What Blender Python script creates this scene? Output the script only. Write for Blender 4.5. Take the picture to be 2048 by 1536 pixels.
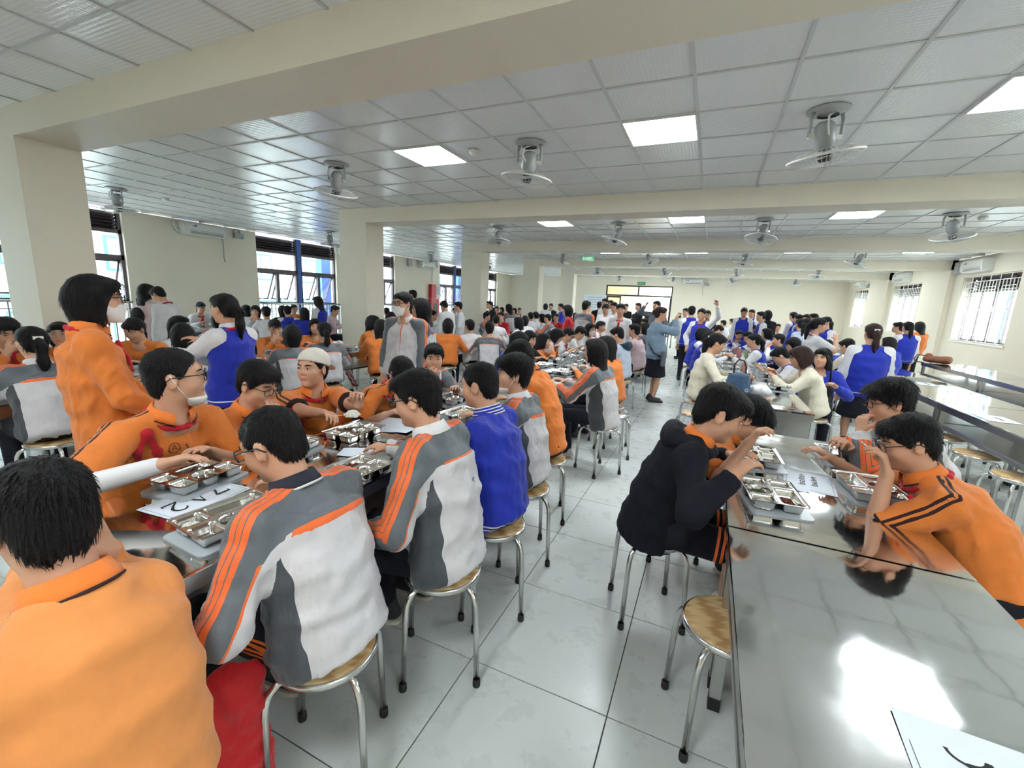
import bpy, math, random
import numpy as np
from mathutils import Vector, Matrix

SC = bpy.context.scene
COL = SC.collection
for _o in list(bpy.data.objects):
    bpy.data.objects.remove(_o)
random.seed(7)
RNG = np.random.RandomState(5)

# ------------------------------------------------------------------ camera
F_PX, YAW, PIT, ROL, CAMH = 870.75, 0.417486, 0.191655, 0.0450143, 1.56
_ca, _sa = math.cos(YAW), math.sin(YAW)
CF = np.array([-_sa * math.cos(PIT), _ca * math.cos(PIT), -math.sin(PIT)])
_r0 = np.array([_ca, _sa, 0.0]); _u0 = np.cross(_r0, CF)
CR = math.cos(ROL) * _r0 + math.sin(ROL) * _u0
CU = -math.sin(ROL) * _r0 + math.cos(ROL) * _u0
cam_d = bpy.data.cameras.new('camera'); cam = bpy.data.objects.new('camera', cam_d); COL.objects.link(cam)
cam_d.sensor_width = 36.0; cam_d.lens = F_PX / 2048 * 36.0; cam_d.clip_start = 0.05; cam_d.clip_end = 300
cam.matrix_world = Matrix(((CR[0], CU[0], -CF[0], 0), (CR[1], CU[1], -CF[1], 0), (CR[2], CU[2], -CF[2], CAMH), (0, 0, 0, 1)))
SC.camera = cam

def ray(px, py):
    return (px - 1024) / F_PX * CR - (py - 768) / F_PX * CU + CF
def atz(px, py, z):
    d = ray(px, py); t = (z - CAMH) / d[2]
    return np.array([d[0] * t, d[1] * t, z])
def atx(px, py, x):
    d = ray(px, py); t = x / d[0]
    return np.array([x, d[1] * t, CAMH + d[2] * t])
def aty(px, py, y):
    d = ray(px, py); t = y / d[1]
    return np.array([d[0] * t, y, CAMH + d[2] * t])
def atd(px, py, dep):
    d = ray(px, py)
    return np.array([0, 0, CAMH]) + d * dep
def depth_of(p):
    return float((np.asarray(p, float) - np.array([0, 0, CAMH])) @ CF)
def pix(p):
    v = np.asarray(p, float) - np.array([0, 0, CAMH]); z = v @ CF
    return 1024 + F_PX * (v @ CR) / z, 768 - F_PX * (v @ CU) / z, z

# ------------------------------------------------------------------ world, exposure
SKY_STRENGTH = 11.5
PANEL_STRENGTH = 28.0
SC.view_settings.view_transform = 'Standard'
SC.view_settings.look = 'None'
SC.view_settings.exposure = 0.62
SC.view_settings.gamma = 1.0
SC.view_settings.use_curve_mapping = False
W = bpy.data.worlds.new('overcast_sky'); SC.world = W; W.use_nodes = True
_bg = W.node_tree.nodes['Background']
_bg.inputs['Color'].default_value = (0.93, 0.97, 1.0, 1); _bg.inputs['Strength'].default_value = SKY_STRENGTH
SC.cycles.max_bounces = 8; SC.cycles.diffuse_bounces = 4; SC.cycles.glossy_bounces = 4
SC.cycles.transparent_max_bounces = 12; SC.cycles.caustics_reflective = False; SC.cycles.caustics_refractive = False
SC.cycles.sample_clamp_indirect = 6.0

# ------------------------------------------------------------------ materials
def srgb(r, g, b):
    f = lambda c: c / 12.92 if c <= 0.04045 else ((c + 0.055) / 1.055) ** 2.4
    return (f(r / 255), f(g / 255), f(b / 255), 1)
class NT:
    def __init__(s, name):
        s.m = bpy.data.materials.new(name); s.m.use_nodes = True
        s.t = s.m.node_tree; s.b = s.t.nodes['Principled BSDF']
    def n(s, typ, **kw):
        nd = s.t.nodes.new(typ)
        for k, v in kw.items(): setattr(nd, k, v)
        return nd
    def link(s, a, b): s.t.links.new(a, b)
    def val(s, sock, v):
        if hasattr(v, 'is_output') or isinstance(v, bpy.types.NodeSocket): s.link(v, sock)
        else: sock.default_value = v
    def math(s, op, a, b=0.0):
        nd = s.n('ShaderNodeMath', operation=op); s.val(nd.inputs[0], a); s.val(nd.inputs[1], b); return nd.outputs[0]
    def attr(s, name):
        return s.n('ShaderNodeAttribute', attribute_name=name).outputs['Fac']
    def mix(s, fac, a, b):
        nd = s.n('ShaderNodeMix', data_type='RGBA'); s.val(nd.inputs[0], fac)
        s.val(nd.inputs[6], a); s.val(nd.inputs[7], b); return nd.outputs[2]
    def pos(s): return s.n('ShaderNodeNewGeometry').outputs['Position']
    def obj(s): return s.n('ShaderNodeTexCoord').outputs['Object']
    def noise(s, scale, vec=None, detail=3.0, rough=0.55, out='Fac'):
        nd = s.n('ShaderNodeTexNoise'); nd.inputs['Scale'].default_value = scale
        nd.inputs['Detail'].default_value = detail; nd.inputs['Roughness'].default_value = rough
        if vec is not None: s.link(vec, nd.inputs['Vector'])
        return nd.outputs[out]
    def vscale(s, vec, sc):
        nd = s.n('ShaderNodeMapping'); s.link(vec, nd.inputs['Vector']); nd.inputs['Scale'].default_value = sc
        return nd.outputs['Vector']
    def ramp(s, fac, p0, p1, a=0.0, b=1.0):
        nd = s.n('ShaderNodeMapRange'); s.val(nd.inputs[0], fac)
        nd.inputs[1].default_value = p0; nd.inputs[2].default_value = p1; nd.inputs[3].default_value = a; nd.inputs[4].default_value = b
        return nd.outputs[0]
    def bump(s, h, strength=0.3, dist=0.01, nrm=None):
        nd = s.n('ShaderNodeBump'); s.val(nd.inputs['Height'], h)
        nd.inputs['Strength'].default_value = strength; nd.inputs['Distance'].default_value = dist
        if nrm is not None: s.link(nrm, nd.inputs['Normal'])
        s.link(nd.outputs[0], s.b.inputs['Normal']); return nd.outputs[0]
    def set(s, **kw):
        for k, v in kw.items():
            s.val(s.b.inputs[k.replace('_', ' ')], v)
        return s
MATS = {}
def plain(name, col, rough=0.6, metal=0.0, spec=0.5, var=0.0, vs=6.0, bump=0.0, bs=60.0):
    if name in MATS: return MATS[name]
    t = NT(name); c = col
    if var > 0:
        nz = t.noise(vs, t.pos())
        k = t.ramp(nz, 0.3, 0.7, 1 - var, 1 + var)
        mm = t.n('ShaderNodeMix', data_type='RGBA', blend_type='MULTIPLY'); mm.inputs[0].default_value = 1
        mm.inputs[6].default_value = col; t.link(k, mm.inputs[7]); c = mm.outputs[2]
    t.set(Base_Color=c, Roughness=rough, Metallic=metal)
    t.b.inputs['Specular IOR Level'].default_value = spec
    if bump > 0: t.bump(t.noise(bs, t.pos()), bump, 0.004)
    MATS[name] = t.m; return t.m

def mat_steel(name, rough=0.1, scratch=True, tint=(0.72, 0.72, 0.70, 1)):
    t = NT(name); p = t.pos()
    n1 = t.noise(3.2, p, 3); n2 = t.noise(260, t.vscale(p, (1, 0.03, 1)), 2)
    smear = t.noise(2.2, t.vscale(p, (1.0, 0.6, 1)), 6, 0.7)
    r = t.math('ADD', t.math('MULTIPLY', t.ramp(smear, 0.42, 0.7), 0.11 if scratch else 0.04), rough)
    t.set(Base_Color=tint, Metallic=1.0, Roughness=r)
    h = t.math('ADD', t.math('MULTIPLY', n1, 1.0), t.math('MULTIPLY', n2, 0.002))
    t.bump(h, 0.08, 0.02)
    return t.m
M_STEEL = mat_steel('table_stainless', 0.045, True, (0.80, 0.80, 0.785, 1))
M_TUBE = plain('polished_steel_tube', (0.66, 0.66, 0.64, 1), 0.2, 1.0)
M_TRAY = mat_steel('tray_stainless', 0.16, False, (0.8, 0.79, 0.76, 1))
M_STEELD = plain('brushed_steel_apron', (0.55, 0.55, 0.54, 1), 0.28, 1.0)
M_RUB = plain('black_rubber', (0.012, 0.012, 0.013, 1), 0.6)
M_PLAST = None
def mk_plast():
    t = NT('grey_translucent_plastic')
    t.set(Base_Color=srgb(186, 193, 198), Roughness=0.22); return t.m
M_PLAST = mk_plast()

def mat_wall(name, col):
    t = NT(name); p = t.pos()
    k = t.ramp(t.noise(0.9, p, 4), 0.3, 0.75, 0.965, 1.02)
    mm = t.n('ShaderNodeMix', data_type='RGBA', blend_type='MULTIPLY'); mm.inputs[0].default_value = 1
    mm.inputs[6].default_value = col; t.link(k, mm.inputs[7])
    t.set(Base_Color=mm.outputs[2], Roughness=0.55); t.bump(t.noise(90, p, 3), 0.05, 0.003); return t.m
M_WALL = mat_wall('cream_paint', srgb(227, 218, 200))
M_WALL2 = mat_wall('exterior_cream_paint', srgb(236, 226, 200))

def mat_tile():
    t = NT('floor_porcelain'); p = t.pos()
    n1 = t.noise(1.1, p, 5, 0.6); n2 = t.noise(7, p, 5, 0.65); n3 = t.noise(38, p, 3)
    c = t.mix(t.ramp(n1, 0.3, 0.7), srgb(202, 208, 205), srgb(212, 217, 214))
    smud = t.math('MULTIPLY', t.ramp(n2, 0.52, 0.72), t.ramp(n1, 0.4, 0.62))
    c = t.mix(t.math('MULTIPLY', smud, 0.14), c, srgb(150, 153, 146))
    spots = t.math('MULTIPLY', t.ramp(n3, 0.7, 0.74), t.ramp(n2, 0.5, 0.6))
    c = t.mix(t.math('MULTIPLY', spots, 0.5), c, srgb(95, 92, 84))
    t.set(Base_Color=c, Roughness=t.ramp(n2, 0.3, 0.75, 0.24, 0.36)); t.bump(n3, 0.02, 0.002); return t.m
M_FLOOR = mat_tile()
M_GROUT = plain('dark_grout', srgb(70, 72, 70), 0.9)

def mat_ctile():
    t = NT('embossed_ceiling_tile'); p = t.pos()
    sx = t.n('ShaderNodeSeparateXYZ'); t.link(p, sx.inputs[0])
    a = t.math('SINE', t.math('MULTIPLY', t.math('ADD', sx.outputs[0], sx.outputs[1]), 105.0))
    b = t.math('SINE', t.math('MULTIPLY', t.math('SUBTRACT', sx.outputs[0], sx.outputs[1]), 105.0))
    h = t.math('MULTIPLY', a, b)
    tone = t.ramp(t.noise(1.3, t.vscale(p, (1, 1, 0)), 2), 0.3, 0.7, 0.0, 1.0)
    t.set(Base_Color=t.mix(tone, srgb(238, 240, 241), srgb(244, 246, 247)), Roughness=0.16)
    t.b.inputs['Specular IOR Level'].default_value = 0.6
    t.bump(h, 0.4, 0.0018); return t.m
M_CTILE = mat_ctile()
M_CGRID = plain('ceiling_tbar', srgb(198, 200, 198), 0.4)
M_WHITE = plain('white_plastic', srgb(226, 226, 220), 0.35)
M_GREYP = plain('grey_plastic', srgb(168, 170, 168), 0.4)
M_DARKP = plain('dark_plastic', srgb(45, 45, 47), 0.4)
M_FRAME = plain('dark_window_frame', srgb(92, 84, 88), 0.35, 0.2)
M_LOUV = plain('dark_louvre', srgb(66, 58, 62), 0.4, 0.2)
M_BLUE = plain('blue_column_paint', srgb(58, 94, 172), 0.5)
M_TEAL = plain('teal_glazing', srgb(52, 138, 152), 0.4)
M_EXTW = plain('exterior_white', srgb(240, 244, 244), 0.7)
M_RAIL = plain('galvanised_railing', srgb(150, 150, 150), 0.4, 0.6)
M_GRILLE = plain('white_grille_paint', srgb(238, 236, 230), 0.4)
M_PAPER = plain('white_paper', srgb(222, 228, 238), 0.7)
M_INK = plain('black_ink', srgb(22, 20, 24), 0.7)
M_RED = plain('red_cabinet', srgb(196, 40, 44), 0.4)
M_GREEN = plain('exit_green', srgb(10, 140, 84), 0.4)
def mk_emit(name, col, st):
    t = NT(name); t.set(Base_Color=(0.8, 0.8, 0.8, 1)); t.b.inputs['Emission Color'].default_value = col
    t.b.inputs['Emission Strength'].default_value = st; return t.m
M_PANEL = mk_emit('lit_panel', (0.90, 0.97, 1.0, 1), PANEL_STRENGTH)
def mk_glass():
    t = NT('window_glass'); nt = t.t
    tr = t.n('ShaderNodeBsdfTransparent'); tr.inputs[0].default_value = (0.93, 0.97, 0.97, 1)
    gl = t.n('ShaderNodeBsdfGlossy'); gl.inputs['Roughness'].default_value = 0.02
    mx = t.n('ShaderNodeMixShader'); mx.inputs[0].default_value = 0.07
    t.link(tr.outputs[0], mx.inputs[1]); t.link(gl.outputs[0], mx.inputs[2])
    t.link(mx.outputs[0], nt.nodes['Material Output'].inputs['Surface']); return t.m
M_GLASS = mk_glass()
def mk_wood():
    t = NT('stool_plywood'); p = t.obj()
    wv = t.n('ShaderNodeTexWave'); wv.inputs['Scale'].default_value = 3.2; wv.inputs['Distortion'].default_value = 7.0
    wv.inputs['Detail'].default_value = 3; wv.inputs['Detail Scale'].default_value = 1.2
    t.link(t.vscale(p, (1, 7, 1)), wv.inputs['Vector'])
    c = t.mix(t.ramp(wv.outputs['Fac'], 0.2, 0.9), srgb(214, 184, 134), srgb(178, 138, 88))
    t.set(Base_Color=c, Roughness=0.35); return t.m
M_WOOD = mk_wood()

# ------------------------------------------------------------------ mesh helpers
def link_mesh(name, me, mat, parent=None, loc=None, rot=None):
    o = bpy.data.objects.new(name, me); COL.objects.link(o)
    if mat is not None and len(me.materials) == 0:
        for m in (mat if isinstance(mat, (list, tuple)) else [mat]): me.materials.append(m)
    if parent is not None: o.parent = parent
    if loc is not None: o.location = loc
    if rot is not None: o.rotation_euler = rot
    return o
def tag(o, label=None, cat=None, group=None, kind=None):
    if label: o['label'] = label
    if cat: o['category'] = cat
    if group: o['group'] = group
    if kind: o['kind'] = kind
    return o
def empty(name, loc=(0, 0, 0), rz=0.0, parent=None):
    o = bpy.data.objects.new(name, None); COL.objects.link(o); o.location = loc; o.rotation_euler = (0, 0, rz)
    o.empty_display_size = 0.1
    if parent is not None: o.parent = parent
    return o
def copy_tree(o, parent=None):
    c = o.copy(); COL.objects.link(c); c.parent = parent
    for ch in list(o.children): copy_tree(ch, c)
    return c
class MB:
    def __init__(s): s.v = []; s.f = []; s.fm = []; s.sm = []
    def add(s, vs, fs, mi=0, smooth=False):
        b = len(s.v); s.v.extend([tuple(map(float, v)) for v in vs])
        for f in fs: s.f.append(tuple(b + i for i in f)); s.fm.append(mi); s.sm.append(smooth)
        return s
    def box(s, c, d, R=None, mi=0):
        x, y, z = d[0] / 2, d[1] / 2, d[2] / 2
        vs = [(-x, -y, -z), (x, -y, -z), (x, y, -z), (-x, y, -z), (-x, -y, z), (x, -y, z), (x, y, z), (-x, y, z)]
        if R is not None: vs = [tuple(np.asarray(R) @ np.array(v)) for v in vs]
        vs = [(v[0] + c[0], v[1] + c[1], v[2] + c[2]) for v in vs]
        return s.add(vs, [(0, 3, 2, 1), (4, 5, 6, 7), (0, 1, 5, 4), (1, 2, 6, 5), (2, 3, 7, 6), (3, 0, 4, 7)], mi)
    def span(s, x0, x1, y0, y1, z0, z1, mi=0):
        return s.box(((x0 + x1) / 2, (y0 + y1) / 2, (z0 + z1) / 2), (x1 - x0, y1 - y0, z1 - z0), None, mi)
    def tube(s, path, r, n=8, mi=0, caps=True, closed=False):
        P = [np.array(p, float) for p in path]; m = len(P); rings = []
        rr = r if isinstance(r, (list, tuple)) else [r] * m
        pn = None
        for i in range(m):
            if closed: t = P[(i + 1) % m] - P[i - 1]
            else: t = P[min(i + 1, m - 1)] - P[max(i - 1, 0)]
            t = t / (np.linalg.norm(t) + 1e-9)
            if pn is None:
                a = np.array([0, 0, 1.0]) if abs(t[2]) < 0.9 else np.array([1.0, 0, 0]); nn = np.cross(t, a)
            else: nn = pn - t * (pn @ t)
            nn /= (np.linalg.norm(nn) + 1e-9); pn = nn; bb = np.cross(t, nn)
            rings.append([P[i] + rr[i] * (math.cos(2 * math.pi * k / n) * nn + math.sin(2 * math.pi * k / n) * bb) for k in range(n)])
        vs = [v for rg in rings for v in rg]; fs = []
        for i in range(m if closed else m - 1):
            j = (i + 1) % m
            for k in range(n):
                k2 = (k + 1) % n; fs.append((i * n + k, i * n + k2, j * n + k2, j * n + k))
        if caps and not closed:
            fs.append(tuple(range(n))[::-1]); fs.append(tuple((m - 1) * n + k for k in range(n)))
        return s.add(vs, fs, mi, True)
    def lathe(s, prof, n=24, c=(0, 0, 0), mi=0, R=None):
        vs = []; fs = []; m = len(prof)
        for (r, z) in prof:
            for k in range(n):
                a = 2 * math.pi * k / n; v = np.array([r * math.cos(a), r * math.sin(a), z])
                if R is not None: v = np.asarray(R) @ v
                vs.append(v + np.array(c))
        for i in range(m - 1):
            for k in range(n):
                k2 = (k + 1) % n; fs.append((i * n + k, i * n + k2, (i + 1) * n + k2, (i + 1) * n + k))
        return s.add(vs, fs, mi, True)
    def prism(s, pts, z0, z1, mi=0):
        n = len(pts); vs = [(p[0], p[1], z0) for p in pts] + [(p[0], p[1], z1) for p in pts]
        fs = [tuple(range(n))[::-1], tuple(range(n, 2 * n))] + [(i, (i + 1) % n, n + (i + 1) % n, n + i) for i in range(n)]
        return s.add(vs, fs, mi)
    def mesh(s, name):
        me = bpy.data.meshes.new(name); me.from_pydata(s.v, [], s.f)
        me.polygons.foreach_set('use_smooth', s.sm); me.polygons.foreach_set('material_index', s.fm)
        me.update(); return me
    def build(s, name, mat, parent=None, loc=None, rot=None):
        return link_mesh(name, s.mesh(name), mat, parent, loc, rot)
def rrect(w, h, r, n=5):
    pts = []
    for cx, cy, a0 in ((w / 2 - r, h / 2 - r, 0), (-w / 2 + r, h / 2 - r, 90), (-w / 2 + r, -h / 2 + r, 180), (w / 2 - r, -h / 2 + r, 270)):
        for k in range(n + 1):
            a = math.radians(a0 + 90 * k / n); pts.append((cx + r * math.cos(a), cy + r * math.sin(a)))
    return pts
def Rz(a):
    c, s = math.cos(a), math.sin(a); return np.array([[c, -s, 0], [s, c, 0], [0, 0, 1.0]])
def Rx(a):
    c, s = math.cos(a), math.sin(a); return np.array([[1.0, 0, 0], [0, c, -s], [0, s, c]])
def Ry(a):
    c, s = math.cos(a), math.sin(a); return np.array([[c, 0, s], [0, 1.0, 0], [-s, 0, c]])
# ------------------------------------------------------------------ room shell
ZC = 3.08
XL, XR, YF, YN = -11.8, 5.75, 25.6, -2.5
BEAM_Y = [2.05, 6.57, 11.09, 15.61, 20.13]
BW, BZ = 0.48, 2.835
PX0, PX1 = -6.67, -6.02

# floor: slab (grout) with tiles proud of it
fl = MB().span(XL - 0.3, XR + 0.3, YN - 0.2, YF + 0.3, -0.25, -0.004).build('floor', M_GROUT)
tag(fl, 'pale grey porcelain tile floor with dark joints', None, None, 'structure')
TS = 0.60
tile_me = MB(); _g = TS / 2 - 0.0022
tile_me.add([(-_g, -_g, -0.006), (_g, -_g, -0.006), (_g, _g, -0.006), (-_g, _g, -0.006),
             (-_g, -_g, -0.0008), (_g, -_g, -0.0008), (_g, _g, -0.0008), (-_g, _g, -0.0008),
             (-_g + .0015, -_g + .0015, 0), (_g - .0015, -_g + .0015, 0), (_g - .0015, _g - .0015, 0), (-_g + .0015, _g - .0015, 0)],
            [(8, 9, 10, 11), (4, 5, 9, 8), (5, 6, 10, 9), (6, 7, 11, 10), (7, 4, 8, 11), (0, 1, 5, 4), (1, 2, 6, 5), (2, 3, 7, 6), (3, 0, 4, 7)])
tile_mesh = tile_me.mesh('floor_tile'); tile_mesh.materials.append(M_FLOOR)
cells = []
for i in range(-22, 12):
    for j in range(-8, 45):
        cx, cy = -0.184 + TS * (i + 0.5), 1.457 + TS * (j + 0.5)
        if cx < XL - .3 or cx > XR + .3 or cy < YN or cy > YF + .3: continue
        px, py, z = pix((cx, cy, 0)); vis = z > 0.3 and -150 < px < 2200 and -100 < py < 1700
        w = 1.0 if (-1.3 < cx < 0.4 or cx > 0.8) else 2.0
        cells.append(((0 if vis else 1), z * w, cx, cy))
cells.sort()
for k, (v, d, cx, cy) in enumerate(cells[:295]):
    link_mesh('floor_tile', tile_mesh, None, fl, (cx, cy, 0))
rest = MB()
for (v, d, cx, cy) in cells[295:]:
    rest.add([(x + cx, y + cy, z) for x, y, z in tile_me.v], tile_me.f)
tag(rest.build('far_floor_tiles', M_FLOOR, fl), None, None, None, 'stuff')

# walls
def wall(name, spans, mat=M_WALL):
    m = MB()
    for sp in spans: m.span(*sp)
    return tag(m.build(name, mat), None, None, None, 'structure')
LW = [(-1.6, 1.9), (2.5, 5.5), (8.56, 11.45), (12.2, 14.5), (17.7, 20.6), (21.2, 23.8)]
sp = []; y = YN
for a, b in LW:
    if a > y: sp.append((XL - 0.28, XL, y, a, 0, ZC))
    y = b
sp.append((XL - 0.28, XL, y, YF, 0, ZC))
wl = wall('wall_left', sp); tag(wl, 'cream painted wall between the tall dark-framed windows')
RW = [(3.7, 6.1), (8.25, 10.65), (12.8, 15.15), (17.6, 19.85), (22.7, 24.5)]  # the second window lies out of view, added for its daylight
RZ0, RZ1 = 1.04, 2.62
sp = []; y = YN
for a, b in RW:
    sp.append((XR, XR + 0.25, y, a, 0, ZC)); sp.append((XR, XR + 0.25, a, b, 0, RZ0)); sp.append((XR, XR + 0.25, a, b, RZ1, ZC)); y = b
sp.append((XR, XR + 0.25, y, YF, 0, ZC))
for by in BEAM_Y: sp.append((XR - 0.12, XR, by, by + BW, 0, ZC))
wr = wall('wall_right', sp); tag(wr, 'cream painted wall with white-grilled windows and shallow piers')
DX0, DX1, DZ = -5.7, -2.06, 2.63
wb = wall('wall_back', [(XL, DX0, YF, YF + 0.25, 0, ZC), (DX1, XR, YF, YF + 0.25, 0, ZC), (DX0, DX1, YF, YF + 0.25, DZ, ZC)])
tag(wb, 'cream painted end wall with the wide glazed doorway')
wall('wall_near', [(XL, XR, YN - 0.25, YN, 0, ZC)])
for k, by in enumerate(BEAM_Y):
    b = MB().span(PX0, XR, by, by + BW, BZ, ZC + 0.1).build('ceiling_beam', M_WALL)
    tag(b, 'cream ceiling beam spanning from its square column to the right wall', 'beam', 'ceiling beams', 'structure')
    c = MB().span(PX0, PX1, by, by + BW, 0, BZ + 0.002).build('square_column', M_WALL)
    tag(c, 'square cream column carrying a ceiling beam', 'column', 'columns between the two table halls', 'structure')

# ceiling
cl = MB().span(XL, XR, YN, YF, ZC + 0.03, ZC + 0.2).build('ceiling', plain('slab_grey', srgb(120, 120, 118), 0.9))
tag(cl, 'suspended ceiling of embossed white tiles in a metal grid', None, None, 'structure')
CT = 0.61; CX0, CY0 = -0.29, 4.05
_h = CT / 2 - 0.006
ct = MB().box((0, 0, 0.012), (2 * _h, 2 * _h, 0.012)); ct_mesh = ct.mesh('ceiling_tile'); ct_mesh.materials.append(M_CTILE)
LIGHTS = []
bay_c = [4.05] + [by + BW + 1.52 for by in BEAM_Y[1:4]] + [BEAM_Y[4] + BW + 1.5]
def snap(v, o): return o + CT * round((v - o) / CT)
light_cells = set()
for y in bay_c + [-0.83]:
    for i in range(-4, 3):
        x = 1.54 - 2.44 * i if True else 0
        x = snap(x, CX0); yy = snap(y, CY0)
        if XL + 0.3 < x < XR - 0.7 and not (PX0 - .5 < x < PX1 - .1 and False):
            LIGHTS.append((x, yy)); light_cells.add((round((x - CX0) / CT), round((yy - CY0) / CT)))
cc = []
for i in range(-20, 11):
    for j in range(-12, 38):
        if (i, j) in light_cells: continue
        cx, cy = CX0 + CT * (i + .5), CY0 + CT * (j + .5)
        if cx < XL - .2 or cx > XR + .2 or cy < YN or cy > YF + .2: continue
        px, py, z = pix((cx, cy, ZC)); vis = z > 0.3 and -200 < px < 2250 and py > -250
        cc.append((0 if vis else 1, z, cx, cy))
cc.sort()
for v, d, cx, cy in cc[:298]:
    link_mesh('ceiling_tile', ct_mesh, None, cl, (cx, cy, ZC))
rest = MB()
for v, d, cx, cy in cc[298:]:
    rest.box((cx, cy, ZC + 0.012), (2 * _h, 2 * _h, 0.012))
tag(rest.build('far_ceiling_tiles', M_CTILE, cl), None, None, None, 'stuff')
for i in range(-19, 11):
    x = CX0 + CT * i
    if XL < x < XR: MB().span(x - .012, x + .012, YN, YF, ZC - .002, ZC + .02).build('grid_bar', M_CGRID, cl)
for j in range(-11, 37):
    y = CY0 + CT * j
    if YN < y < YF: MB().span(XL, XR, y - .012, y + .012, ZC - .0015, ZC + .02).build('grid_bar', M_CGRID, cl)

# light panels
ORD = ['first', 'second', 'third', 'fourth', 'fifth', 'sixth', 'seventh', 'eighth', 'ninth', 'tenth']
pf = MB()
for a, b, c, d in ((-.3, .3, -.3, -.285), (-.3, .3, .285, .3), (-.3, -.285, -.285, .285), (.285, .3, -.285, .285)): pf.span(a, b, c, d, -.006, .02)
pf_m = pf.mesh('panel_frame'); pf_m.materials.append(M_WHITE)
pd_m = MB().span(-.285, .285, -.285, .285, -.003, .0).mesh('panel_diffuser'); pd_m.materials.append(M_PANEL)
for (x, y) in LIGHTS:
    e = empty('ceiling_light', (x + CT / 2, y + CT / 2, ZC - 0.004))
    bay = sum(1 for b in BEAM_Y if b < y)
    tag(e, 'square lit ceiling panel, bay %s, %s from the right wall' % (ORD[bay], ORD[sum(1 for q in LIGHTS if q[1] == y and q[0] > x)]), 'light', 'ceiling light panels')
    link_mesh('panel_frame', pf_m, None, e); link_mesh('panel_diffuser', pd_m, None, e)

# smoke detectors
sd = MB().lathe([(0, -.05), (.03, -.048), (.045, -.035), (.05, -.02), (.06, -.018), (.06, 0)], 20); sd_m = sd.mesh('smoke_detector'); sd_m.materials.append(M_WHITE)
for px, py in ((949, 307), (331, 400), (1181, 461), (1965, 439), (838, 507), (1660, 541)):
    p = atz(px, py, ZC - .03)
    tag(link_mesh('smoke_detector', sd_m, None, None, (p[0], p[1], ZC)), 'small round white smoke detector on the ceiling of bay %s, %s hall' % (ORD[sum(1 for b in BEAM_Y if b < p[1])], 'left side' if p[0] < PX0 else 'main'), 'smoke detector', 'smoke detectors')

# ------------------------------------------------------------------ left windows
slat_me = {}
def left_window(n, y0, y1):
    w = empty('window_%d' % n, (XL - 0.12, y0, 0)); tag(w, None, None, None, 'structure')
    L = y1 - y0; mid = 0.12
    fr = MB()
    halves = [(0.0, L / 2 - mid / 2), (L / 2 + mid / 2, L)]
    for a, b in halves:
        for yy in (a, b - .06): fr.span(-.04, .04, yy, yy + .06, 0, ZC)
        for z0, z1 in ((2.58, 2.65), (2.03, 2.13), (1.12, 1.18), (0.05, 0.12)): fr.span(-.04, .04, a, b, z0, z1)
        m = (a + b) / 2; fr.span(-.04, .04, m - .05, m + .05, 1.15, 2.06)
        m2 = MB().span(-.004, .004, a + .06, b - .06, 2.13, 2.58).build('pane', M_GLASS, w)
        MB().span(-.004, .004, a + .06, b - .06, .12, 1.12).build('pane', M_GLASS, w)
        for k in range(6):
            key = round(b - a, 3)
            if key not in slat_me:
                slat_me[key] = MB().box((0, 0, 0), (.09, b - a - .12, .012), Ry(math.radians(38))).mesh('louvre_slat'); slat_me[key].materials.append(M_LOUV)
            link_mesh('louvre_slat', slat_me[key], None, w, (0, (a + b) / 2, 2.69 + k * .068))
        MB().span(-.055, -.05, a + .06, b - .06, 2.65, ZC).build('louvre_backing', M_LOUV, w)
        for s0, s1 in ((a + .06, m - .05), (m + .05, b - .06)):     # awning sashes swung outward
            sw, sh = s1 - s0, .86
            sm = MB()
            for c, d in (((0, 0, -.02), (.035, sw, .045)), ((0, 0, -sh + .02), (.035, sw, .045)), ((0, -sw / 2 + .02, -sh / 2), (.035, .04, sh)), ((0, sw / 2 - .02, -sh / 2), (.035, .04, sh))): sm.box(c, d)
            so = sm.build('sash', M_FRAME, w, (-.03, (s0 + s1) / 2, 2.03), (0, math.radians(24), 0))
            MB().span(-.003, .003, -sw / 2 + .04, sw / 2 - .04, -sh + .04, -.04).build('pane', M_GLASS, so)
            MB().tube([(-.02, 0, -sh + .05), (.33, 0, -sh + .1)], .008, 6).build('stay', M_RAIL, so)
    fr.build('window_frame', M_FRAME, w)
    MB().span(-.10, .06, L / 2 - mid / 2, L / 2 + mid / 2, 0, ZC).build('blue_mullion', M_BLUE, w)
    rl = MB().tube([(.26, .02, 1.13), (.26, L - .02, 1.13)], .022, 8)
    rl.tube([(.26, .02, .99), (.26, L - .02, .99)], .012, 6)
    nb = int(L / .13)
    for k in range(nb + 1): rl.span(.25, .27, k * L / nb - .012, k * L / nb + .012, .05, 1.13)
    ro = rl.build('window_railing', M_RAIL, None, (XL - 0.12, y0, 0)); tag(ro, 'grey metal railing with upright bars inside a tall window', 'railing', 'railings in front of the left windows', 'structure')
    pl = bpy.data.lights.new('window_portal', 'AREA'); pl.shape = 'RECTANGLE'; pl.size = L; pl.size_y = 2.7
    po = bpy.data.objects.new('window_portal', pl); COL.objects.link(po); pl.cycles.is_portal = True
    po.matrix_world = Matrix(((0, 0, -1, XL - .45), (1, 0, 0, (y0 + y1) / 2), (0, -1, 0, 1.4), (0, 0, 0, 1)))
for n, (a, b) in enumerate(LW): left_window(n + 1, a, b)
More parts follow.
